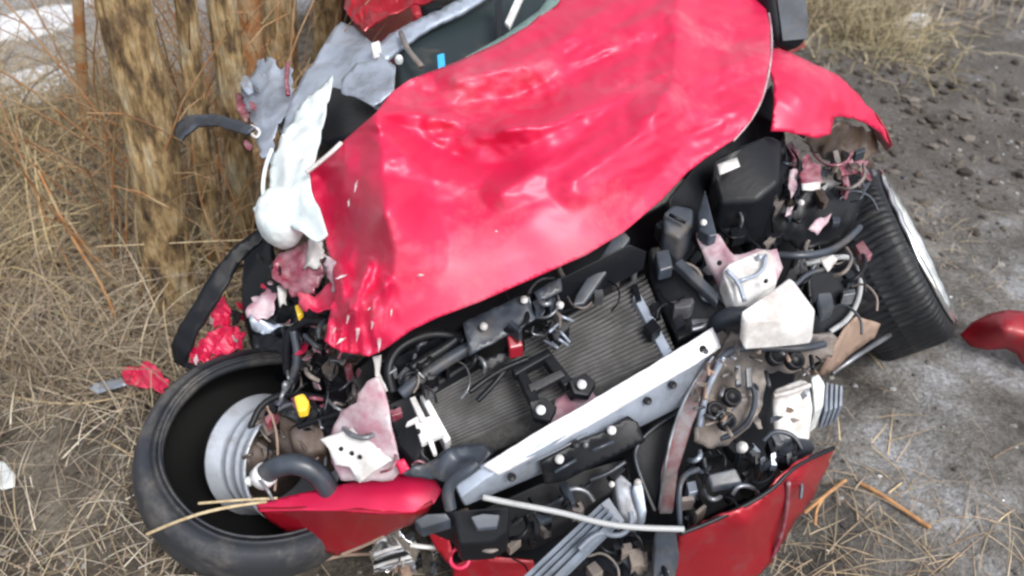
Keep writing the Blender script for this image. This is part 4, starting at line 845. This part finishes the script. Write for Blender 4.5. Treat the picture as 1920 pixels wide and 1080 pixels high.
# broken bits, brackets and wiring all over the bay
def clutter(n, area, zf, mats, seed, size=(14, 38), wires=.4, name='broken_bracket'):
    rr = random.Random(seed)
    for i in range(n):
        while True:
            x, y = rr.uniform(area[0], area[2]), rr.uniform(area[1], area[3])
            if area[4](x, y): break
        z = zf(x, y) + rr.uniform(-.015, .015); m = M[rr.choice(mats)]
        if rr.random() < wires:
            a = rr.uniform(0, 6.3); l = rr.uniform(25, 80)
            tube('broken_wire', [(x, y, z), (x + math.cos(a) * l * .4, y + math.sin(a) * l * .4, z + .02), (x + math.cos(a + .6) * l * .8, y + math.sin(a + .6) * l * .8, z + .012), (x + math.cos(a + 1) * l, y + math.sin(a + 1) * l, z - .01)], rr.uniform(.0018, .006), m, car, 6, 2)
        else:
            w, h, a = rr.uniform(*size), rr.uniform(size[0] * .6, size[1] * .6), rr.uniform(-.9, -.1) + rr.choice([0, 1.57]); c, s_ = math.cos(a), math.sin(a)
            sh = rr.choice([((-1, -1), (1, -1), (1, 1), (-1, 1)), ((-1, -1), (1, -1), (1.1, .3), (.6, 1), (-1, .8)), ((-1, -1), (1, -.6), (.9, .4), (.2, .5), (.1, 1), (-1, 1))])
            o = block(name, [(x + dx * c * w / 2 - dy * s_ * h / 2, y + dx * s_ * w / 2 + dy * c * h / 2, z + rr.uniform(-.006, .006)) for dx, dy in sh], rr.uniform(.012, .04), m, car, .0015)
def shards(n, area, zf, mats, seed, size=(12, 40), name='metal_shard', ori=None):
    rr = random.Random(seed)
    for i in range(n):
        x, y = rr.uniform(area[0], area[2]), rr.uniform(area[1], area[3]); z = zf(x, y) + rr.uniform(-.02, .02)
        L_ = rr.uniform(*size); a = rr.uniform(0, 6.3) if ori is None else ori + rr.uniform(-.5, .5); k = rr.randint(4, 7); pts = []
        for q in range(k):
            th = q / k * 6.283; rad_ = L_ * rr.uniform(.35, .6); dx, dy = math.cos(th) * rad_, math.sin(th) * rad_ * rr.uniform(.35, .6)
            pts.append((x + dx * math.cos(a) - dy * math.sin(a), y + dx * math.sin(a) + dy * math.cos(a), z + rr.uniform(-.018, .018)))
        sheet(name, pts, M[rr.choice(mats)], car, .0025, 6, crumple=.005, cs=.02, seed=seed * 31 + i, smooth=False)
shards(20, (452, 120, 548, 300), lambda x, y: .80 - (y - 150) * .0004, ['silver', 'steel', 'lens', 'black', 'maroon', 'white', 'silver'], 1, (16, 50), ori=1.2)
shards(30, (480, 470, 650, 690), lambda x, y: .70 - (y - 480) * .0008, ['maroon', 'primer', 'white', 'black', 'steel', 'paint', 'black', 'maroon'], 2, (14, 42))
shards(10, (560, 650, 700, 790), lambda x, y: .56 - (y - 650) * .0008, ['black', 'slate', 'maroon', 'steel', 'primer'], 3, (12, 30))
shards(14, (350, 575, 455, 690), lambda x, y: .41 - (y - 600) * .0006, ['paint', 'paint', 'paint', 'black', 'white', 'primer'], 4, (12, 34))
shards(16, (1460, 265, 1640, 350), lambda x, y: .72 - (x - 1460) * .0004, ['black', 'disc', 'maroon', 'slate', 'black', 'steel'], 5, (14, 40))
shards(14, (1300, 650, 1540, 820), lambda x, y: .60 - (y - 650) * .0008, ['mud', 'mud', 'slate', 'steel', 'brown'], 6, (12, 34))
shards(12, (1540, 310, 1700, 350), lambda x, y: .64, ['silver', 'slate', 'slate', 'steel', 'primer'], 7, (12, 30))
dk = ['black', 'black', 'black', 'slate', 'mud', 'steel']
clutter(46, (1190, 360, 1500, 640, lambda x, y: abs(y - (600 - (x - 1190) * .62)) < 150 and not (1350 < x < 1535 and 460 < y < 640)), lambda x, y: .66 - (y - 400) * .0003, dk, 1)
clutter(26, (1450, 255, 1620, 480, lambda x, y: True), lambda x, y: .72 - (y - 300) * .0005, ['black', 'black', 'mud', 'maroon', 'disc', 'slate'], 2, (12, 34), .5)
clutter(40, (940, 860, 1280, 1080, lambda x, y: y > 960 - (x - 940) * .45 + 20 and not (1180 < x < 1285 and 780 < y < 980) and abs((y - 1080) + (x - 990) * .86) > 45), lambda x, y: .34 - (y - 860) * .0005, dk, 3, (16, 46), .45)
clutter(34, (1280, 820, 1490, 990, lambda x, y: y < 985 - (x - 1280) * .55), lambda x, y: .36 - (y - 840) * .0004, dk + ['silver'], 4, (12, 34), .45)
clutter(26, (700, 640, 900, 740, lambda x, y: abs(y - (735 - (x - 700) * .5)) < 40), lambda x, y: .58 - (y - 700) * .0003, dk, 5, (10, 28), .5)
clutter(22, (960, 500, 1190, 620, lambda x, y: abs(y - (600 - (x - 960) * .42)) < 30), lambda x, y: .66, dk, 6, (10, 26), .5)
clutter(20, (690, 740, 850, 880, lambda x, y: not (755 < x < 850 and y < 850)), lambda x, y: .50 - (y - 780) * .0005, dk + ['maroon'], 7, (10, 24), .6)
clutter(20, (560, 940, 900, 1070, lambda x, y: x > 700 and y > 960), lambda x, y: .20 - (y - 980) * .0008, dk + ['brown', 'chrome'], 8, (12, 34), .5)
clutter(18, (1500, 480, 1600, 640, lambda x, y: True), lambda x, y: .58 - (y - 500) * .0006, dk, 9, (12, 28), .5)
# ------------------------------------------------------------------ loose debris
o = sheet('bumper_fragment', [(1800, 628, .06), (1822, 606, .10), (1852, 590, .14), (1890, 582, .17), (1930, 586, .18), (2010, 620, .14), (2020, 700, .04), (1960, 706, .03), (1915, 682, .04), (1905, 664, .08), (1885, 655, .08), (1850, 658, .06), (1820, 650, .04)], M['paint_shade'], None, .006, 8, [(1880, 620, .17), (1960, 640, .16)], crumple=.004, cs=.1,
          label='loose curved red bumper piece lying on dirt at the right edge', category='car part')
o = sheet('trim_splinter', [(165, 728, .06), (178, 718, .065), (228, 708, .085), (236, 722, .08), (182, 738, .055)], M['silver'], None, .004, 6, label='flat silver trim strip poking left from pink splinters', category='car part')
o = sheet('painted_splinter', [(230, 705, .08), (240, 688, .10), (262, 690, .11), (275, 678, .12), (302, 696, .12), (318, 722, .10), (306, 738, .08), (270, 732, .07), (240, 722, .07)], M['paint'], None, .003, 6, crumple=.014, cs=.022, seed=80, jag=3, smooth=False, label='crumpled pink red body splinter left of the flat tyre', category='car part')
o = sheet('glass_shard', [(-20, 860, .05), (8, 866, .055), (28, 890, .05), (26, 912, .045), (2, 918, .04), (-20, 900, .04)], M['lens'], None, .006, 8, label='pale grey shard on the grass at the left edge', category='shard')
o = sheet('rubber_flap', [(325, 258, .70), (330, 232, .72), (350, 218, .74), (400, 214, .77), (450, 226, .78), (478, 240, .78), (462, 252, .77), (410, 236, .76), (368, 236, .74), (345, 254, .72), (338, 268, .70)], M['slate'], car, .008, 6, crumple=.003, cs=.05, label='curved dark weatherstrip bent round the trunk')
tube('wiring_loom', [(470, 236, .78), (490, 245, .77), (480, 262, .76), (465, 240, .77)], .004, M['white'], car, 6)
# blue grey flattened plates under the red corner
for i, (pts, lab) in enumerate([([(510, 1000, .10), (545, 998, .12), (590, 1030, .08), (600, 1050, .05), (540, 1060, .05), (500, 1040, .06)], 'blue grey plastic plate with holes under the red bumper corner'),
                              ([(455, 1058, .05), (480, 1040, .07), (530, 1062, .05), (540, 1100, .03), (455, 1100, .03)], 'small blue grey plastic plate at the bottom below the tyre')]):
    sheet('plastic_plate', pts, M['slate'], None, .006, 8, crumple=.006, cs=.05, seed=i, label=lab, category='car part', group='plastic plates by the tyre')
k = link('white_plug', *lathe_geo([(0, .012), (.007, .010), (.009, 0), (.008, -.01)], P(464, 1028, .08), (.1, -.4, 1), 14), M['white'], None, True, label='tiny round white plug below the tyre', category='plug')

# ------------------------------------------------------------------ trees
def tree(b, tp_, Yb, r0, r1, m, label, seed, lean=0):
    base = P(*b, 0) if Yb is None else PY(b[0], b[1], Yb)
    Y = base.y; up = PY(tp_[0], tp_[1], Y + lean); base.z = min(base.z, gz(base.x, base.y)) if Yb is None else base.z
    d = (up - base) / (up.z - base.z)
    if Yb is not None: base = base - d * base.z
    base.z = gz(base.x, base.y) - .03; H = 5.0
    t = empty('tree', Vector((base.x, base.y, base.z)), label=label, category='tree', group='bare trees left of the car')
    rr = random.Random(seed); n = 200; path = []; rad = []
    for i in range(n):
        s = (i / (n - 1)) ** 1.6; q = base + d * (s * H)
        q = q + Vector((noise.noise(Vector((s * 6, seed, 0))), noise.noise(Vector((s * 6, seed, 5))), 0)) * .035 * min(1, s * 4)
        path.append(q); rad.append((r0 + (r1 - r0) * min(1, s * H / 1.3)) * (1 - .5 * s) * (1 + .5 * math.exp(-s * H / .10)))
    wob = lambda p, th: 1 + .10 * noise.noise(Vector((math.cos(th) * 1.3, math.sin(th) * 1.3, p.z * 3 + seed))) + .12 * (1 - 2 * abs(noise.noise(Vector((math.cos(th) * 3, math.sin(th) * 3, p.z * 9 + seed))))) + .07 * (1 - 2 * abs(noise.noise(Vector((math.cos(th) * 9, math.sin(th) * 9, p.z * 16 + seed)))))
    V, Fc = tube_geo(path, rad, 72, True, wob); link('trunk', V, Fc, m, t, True)
    for k in range(7):
        i = rr.randint(135, 190); p = path[i]; a = rr.uniform(0, 6.3); L = rr.uniform(.6, 1.4)
        pp = [p]; 
        for j in range(6): p = p + Vector((math.cos(a) * .6, math.sin(a) * .6, .75)) * L / 6 + Vector((rr.uniform(-.05, .05), rr.uniform(-.05, .05), 0)); pp.append(p)
        V, Fc = tube_geo(pp, [rad[i] * .45 * (1 - j / 7) for j in range(7)], 7); link('branch', V, Fc, M['twig'], t, True)
    return t
tree((330, 600), (236, 0), None, .056, .070, M['bark'], 'thickest bare tree trunk with patchy yellow bark at far left of the clump', 1)
tree((405, 540), (344, 0), None, .030, .028, M['bark'], 'medium bare trunk just right of the thickest one with dark strip bent round it', 2)
tree((462, 520), (418, 0), None, .042, .038, M['bark'], 'bare trunk directly behind the white airbag bulge', 3)
tree((472, 180), (462, 0), 2.9, .042, .040, M['redbark'], 'thin reddish trunk between two paler ones at the top', 4)
tree((520, 180), (517, 0), 3.1, .062, .060, M['bark'], 'pale tan trunk rising above the torn grey metal', 5)
tree((612, 60), (614, 0), 3.5, .060, .060, M['bark'], 'trunk farthest right of the clump next to the red roof edge', 6)
tree((165, 300), (150, -20), 3.0, .020, .018, M['redbark'], 'slender sapling left of the thickest trunk', 7)

# brambles and saplings
def stems(name, n, area, label, cat, seed, hmin=.5, hmax=1.2, r=.0022, lean=.5, cx=0, stray=1):
    rr = random.Random(seed); V = []; Fc = []
    t0 = None
    for i in range(n):
        x, y = rr.uniform(*area[0]), rr.uniform(*area[1]); p = Vector((x, y, gz(x, y) - .01)); a = rr.uniform(0, 6.3); H = rr.uniform(hmin, hmax); ln = rr.uniform(.1, lean); pts = [p]; rad = []
        for j in range(9):
            ln *= 1.12; a += rr.uniform(-.2, .2)
            p = p + Vector((math.cos(a) * ln + cx, math.sin(a) * ln, max(.1, 1 - ln * .7))) * H / 9 + Vector((rr.uniform(-.01, .01), rr.uniform(-.01, .01), 0)); pts.append(p)
            if rr.random() < .35 and j > 2:
                b = a + rr.uniform(-1.3, 1.3); q = [p, p + Vector((math.cos(b) * .06, math.sin(b) * .06, .05)), p + Vector((math.cos(b) * .13, math.sin(b) * .13, .07))]
                v, f = tube_geo(q, [r * .6, r * .5, r * .3], 4, False); o_ = len(V); V += v; Fc += [tuple(k + o_ for k in g) for g in f]
        rs = r * rr.uniform(.6, 1.6); v, f = tube_geo(pts, [rs * (1 - .6 * j / 9) for j in range(10)], 5, False); o_ = len(V); V += v; Fc += [tuple(k + o_ for k in g) for g in f]
    return V, Fc
for k, (n, ar, lb2, h0, h1, rd, ln) in enumerate([
        (150, ((-2.6, -1.0), (2.0, 3.8)), 'tangled leafless bramble thicket left of the thickest trunk', .5, 1.1, .0026, .8),
        (95, ((-1.45, -.72), (1.95, 3.3)), 'thin leafless shoots growing among the tree trunks', .7, 1.6, .0036, .28),
        (50, ((-2.0, -1.1), (1.5, 2.2)), 'low leafless brambles in the straw at the left edge', .3, .6, .002, 1.0)]):
    V, Fc = stems('', n, ar, '', '', 30 + k, h0, h1, rd, ln)
    b = empty('bramble_bush', Vector((sum(ar[0]) / 2, sum(ar[1]) / 2, gz(sum(ar[0]) / 2, sum(ar[1]) / 2))), label=lb2, category='bush')
    link('stems', V, Fc, M['twig'] if k != 1 else M['redbark'], b, True, kind='stuff')
# a few distinct reddish saplings crossing the left
for (a, b_, r_, lab) in [((240, 668), (130, 440), .0045, 'reddish bent sapling stem in front of the straw left of the tyre'), ((250, 600), (165, 470), .004, 'short reddish stem beside the bent sapling')]:
    p0 = P(*a, 0); p1 = PY(b_[0], b_[1], p0.y + .15); mid = p0.lerp(p1, .5) + Vector((.03, 0, .02))
    p2 = p1 + (p1 - p0) * .5
    V, Fc = tube_geo(smooth_path([p0, mid, p1, p2], 2), [r_ * (1 - .04 * i) for i in range(14)] if False else r_, 7); link('sapling_stem', V, Fc, M['redbark'], None, True, label=lab, category='stem')

# ------------------------------------------------------------------ straw, grass, grit
def blades(n, sampler, lmin, lmax, wid, tilt, cols, name, seed, nseg=4):
    r = np.random.default_rng(seed); V = []; Fc = []; C = []
    k = 0
    while k < n:
        x, y, ok = sampler(r)
        if not ok: continue
        k += 1
        z = gz(x, y) + r.uniform(-.005, .012); a = r.uniform(0, 6.283); L = r.uniform(lmin, lmax); el = abs(r.normal(0, tilt)); w = wid * r.uniform(.5, 1.4)
        d = np.array([math.cos(a), math.sin(a)]); p = np.array([x, y]); s = len(V); bend = r.normal(0, .2); ell = el
        px = np.array([-d[1], d[0]]) * w
        for j in range(nseg + 1):
            t = j / nseg; ww = px * (1 - t * .8)
            V.append((p[0] - ww[0], p[1] - ww[1], z)); V.append((p[0] + ww[0], p[1] + ww[1], z + w * .4))
            p = p + d * L / nseg * math.cos(ell); z += L / nseg * math.sin(ell); ell -= .28 * el * 2 / nseg + .12; 
            z = max(z, gz(p[0], p[1]) + .003)
            ca, sa = math.cos(bend / nseg), math.sin(bend / nseg); d = np.array([d[0] * ca - d[1] * sa, d[0] * sa + d[1] * ca])
        c = cols[r.integers(len(cols))]; f = r.uniform(.6, 1.25)
        for j in range(nseg): q = s + 2 * j; Fc.append((q, q + 1, q + 3, q + 2)); C.append([c[0] * f, c[1] * f, c[2] * f])
    o = link(name, V, Fc, M['straw'], None, False, kind='stuff'); setcol(o, C); return o
straw_cols = [(.34, .27, .18), (.45, .38, .28), (.20, .16, .115), (.29, .24, .185), (.10, .08, .06), (.58, .52, .42), (.14, .115, .09)]
def s_left(r):
    x, y = r.uniform(-3.6, -.35), r.uniform(.4, 5.2)
    dens = min(1, max(0, (-x - .35 + .25 * noise.noise(Vector((x * 2, y * 2, 0)))) / .5)) * (.35 + .65 * max(0, min(1, .55 + noise.noise(Vector((x * 1.6, y * 1.6, 7))) * 1.6)))
    if y < 1.75: dens *= .38
    if y > 3.1 and x < -1.3: dens *= .3
    return x, y, r.random() < dens
blades(30000, s_left, .05, .24, .0018, .42, straw_cols, 'dry_grass', 11)
def s_dense(r):
    x, y = r.uniform(-2.6, -.9), r.uniform(1.65, 2.9); return x, y, r.random() < .4 + noise.noise(Vector((x * 2, y * 2, 3))) * 1.2
blades(9000, s_dense, .15, .45, .0021, .7, straw_cols[:4], 'straw_mat', 12, 6)
def s_right(r):
    x, y = r.uniform(-.6, 2.6), r.uniform(.3, 5); px = noise.noise(Vector((x * 2.2, y * 2.2, 11)))
    return x, y, r.random() < max(.03, px * .8)
blades(2600, s_right, .03, .13, .0013, .2, [(.34, .28, .2), (.42, .36, .27), (.2, .16, .12)], 'sparse_straw', 13)
def s_near(r):
    x, y = r.normal(.95, .22), r.normal(1.02, .22); return x, y, True
blades(420, s_near, .04, .2, .0014, .25, [(.5, .38, .24), (.42, .34, .24), (.3, .22, .15)], 'straw_scatter', 14)
def s_wheel(r):
    x, y = r.normal(-.15, .45), r.normal(.85, .12); return x, y, y < 1.0
blades(900, s_wheel, .04, .2, .0014, .3, straw_cols, 'straw_litter', 16)
# upright dry grass beside and behind the trunks
def s_up(r):
    x, y = r.uniform(-3.0, -1.0), r.uniform(1.9, 3.6); return x, y, r.random() < .25 + noise.noise(Vector((x * 2.5, y * 2.5, 13))) * 1.3
blades(5200, s_up, .25, .75, .0021, 1.25, [(.44, .34, .18), (.50, .41, .25), (.34, .25, .14), (.24, .18, .11)], 'tall_dry_grass', 19, 7)
# dry tuft top right
tc = P(1590, 40, 0)
def s_tuft(r):
    x, y = r.normal(tc.x, .22), r.normal(tc.y, .38); return x, y, True
blades(2300, s_tuft, .08, .30, .0032, .8, [(.30, .25, .15), (.24, .20, .11), (.38, .33, .22)], 'grass_tuft', 15, 5)
def s_back(r):
    x, y = r.uniform(-4, 3.4), r.uniform(4.6, 9); return x, y, r.random() < (.5 + noise.noise(Vector((x, y, 3)))) * (.25 if x < -1 else 1)
blades(9000, s_back, .1, .35, .004, .8, straw_cols[:4], 'grass_beyond', 17, 3)
# single stalks and reeds
def stalk(pts, r_, m, label, cat='stalk', name='dry_stalk', grp=None):
    path = smooth_path([P(*p) for p in pts], 2); V, Fc = tube_geo(path, r_, 6)
    o = link(name, V, Fc, m, None, True, label=label, category=cat)
    if grp: o['group'] = grp
M['reed'] = mat('dry_reed', (.50, .42, .27), .6, 0, 0, .3, col2=(.38, .28, .16), vs=60)
M['reedo'] = mat('orange_reed', (.46, .25, .11), .6, 0, 0, .3, col2=(.30, .16, .08), vs=60)
stalk([(275, 1002, .30), (330, 978, .34), (400, 955, .365), (500, 940, .345)], .0035, M['reed'], 'long pale reed lying across the flat tyre, lower of two')
stalk([(372, 944, .36), (440, 938, .368), (520, 934, .362)], .003, M['reed'], 'short pale reed across the flat tyre, upper of two')
stalk([(1610, 905, .02), (1650, 925, .03), (1700, 960, .02), (1745, 990, .02)], .006, M['reedo'], 'broken orange reed lying on dirt right of the bumper cover')
stalk([(1508, 962, .02), (1545, 930, .05), (1585, 900, .03)], .005, M['reedo'], 'pale orange reed leaning from the bumper cover edge')
stalk([(1528, 985, .02), (1530, 955, .03), (1545, 932, .04)], .004, M['reedo'], 'short orange reed stub beside the bumper cover edge')
stalk([(1665, 925, .03), (1690, 905, .03)], .003, M['reed'], 'tiny straw crossing the broken orange reed')
stalk([(1630, 660, .04), (1652, 690, .03), (1668, 705, .02)], .004, M['reed'], 'small dry twig under the twisted right wheel')
stalk([(1590, 790, .02), (1625, 830, .02), (1700, 892, .02)], .0025, M['reed'], 'thin dry straw on dirt beyond the fog lamp')
stalk([(80, 560, .10), (150, 620, .08), (250, 720, .03)], .003, M['reed'], 'bent straw stalk pointing at the silver trim strip')
stalk([(150, 800, .02), (260, 860, .04), (340, 925, .02)], .0028, M['reed'], 'thin straight straw in the grass left of the tyre')
stalk([(-20, 735, .04), (120, 762, .04), (230, 745, .03), (330, 720, .02)], .0035, M['reed'], 'long curved straw running from the left edge to the tyre')
stalk([(180, 462, .30), (280, 458, .34), (400, 452, .36), (470, 450, .38)], .0022, M['reed'], 'fine straw crossing in front of the thickest trunk')
stalk([(600, 1052, .05), (640, 1040, .05), (700, 1038, .05)], .005, M['brown'], 'brown stick on the ground left of the chrome reflector')
# stones
ico = bmesh.new(); bmesh.ops.create_icosphere(ico, subdivisions=1, radius=1); iv = np.array([v.co[:] for v in ico.verts]); ifc = [[v.index for v in f.verts] for f in ico.faces]; ico.free()
def stones(n, sampler, smin, smax, cols, name, seed):
    r = np.random.default_rng(seed); V = []; Fc = []; C = []
    for _ in range(n):
        x, y = sampler(r); s = smin + (smax - smin) * r.random() ** 4; s3 = s * r.uniform(.6, 1.2, 3); s3[2] *= .6; a = r.uniform(0, 6.3)
        q = iv * (1 + r.uniform(-.25, .25, (len(iv), 1))) * s3; ca, sa = math.cos(a), math.sin(a); q = np.stack([q[:, 0] * ca - q[:, 1] * sa, q[:, 0] * sa + q[:, 1] * ca, q[:, 2]], 1) + [x, y, gz(x, y) + s * .1]
        o_ = len(V); V += q.tolist(); Fc += [(f[0] + o_, f[1] + o_, f[2] + o_) for f in ifc]; c = cols[r.integers(len(cols))]; f_ = r.uniform(.6, 1.3); C += [[c[0] * f_, c[1] * f_, c[2] * f_]] * len(ifc)
    o = link(name, V, Fc, M['stone'], None, False, kind='stuff'); setcol(o, C)
stones(7000, lambda r: (r.uniform(-.2, 3.6), r.uniform(.3, 5.5)), .002, .014, [(.15, .14, .13), (.22, .21, .2), (.09, .08, .075), (.30, .30, .30)], 'gravel', 21)
stones(900, lambda r: (r.normal(1.75, .55), r.normal(3.5, .55)), .008, .040, [(.09, .078, .066), (.13, .115, .10), (.06, .052, .045)], 'dirt_clods', 24)
stones(1800, lambda r: (r.uniform(-3, 0), r.uniform(.3, 3)), .002, .016, [(.16, .14, .12), (.26, .24, .21), (.4, .4, .4)], 'grit', 22)
stones(50, lambda r: (r.normal(.7, .9), r.uniform(.4, 3.5)), .003, .008, [(.85, .85, .86)], 'glass_crumbs', 23)
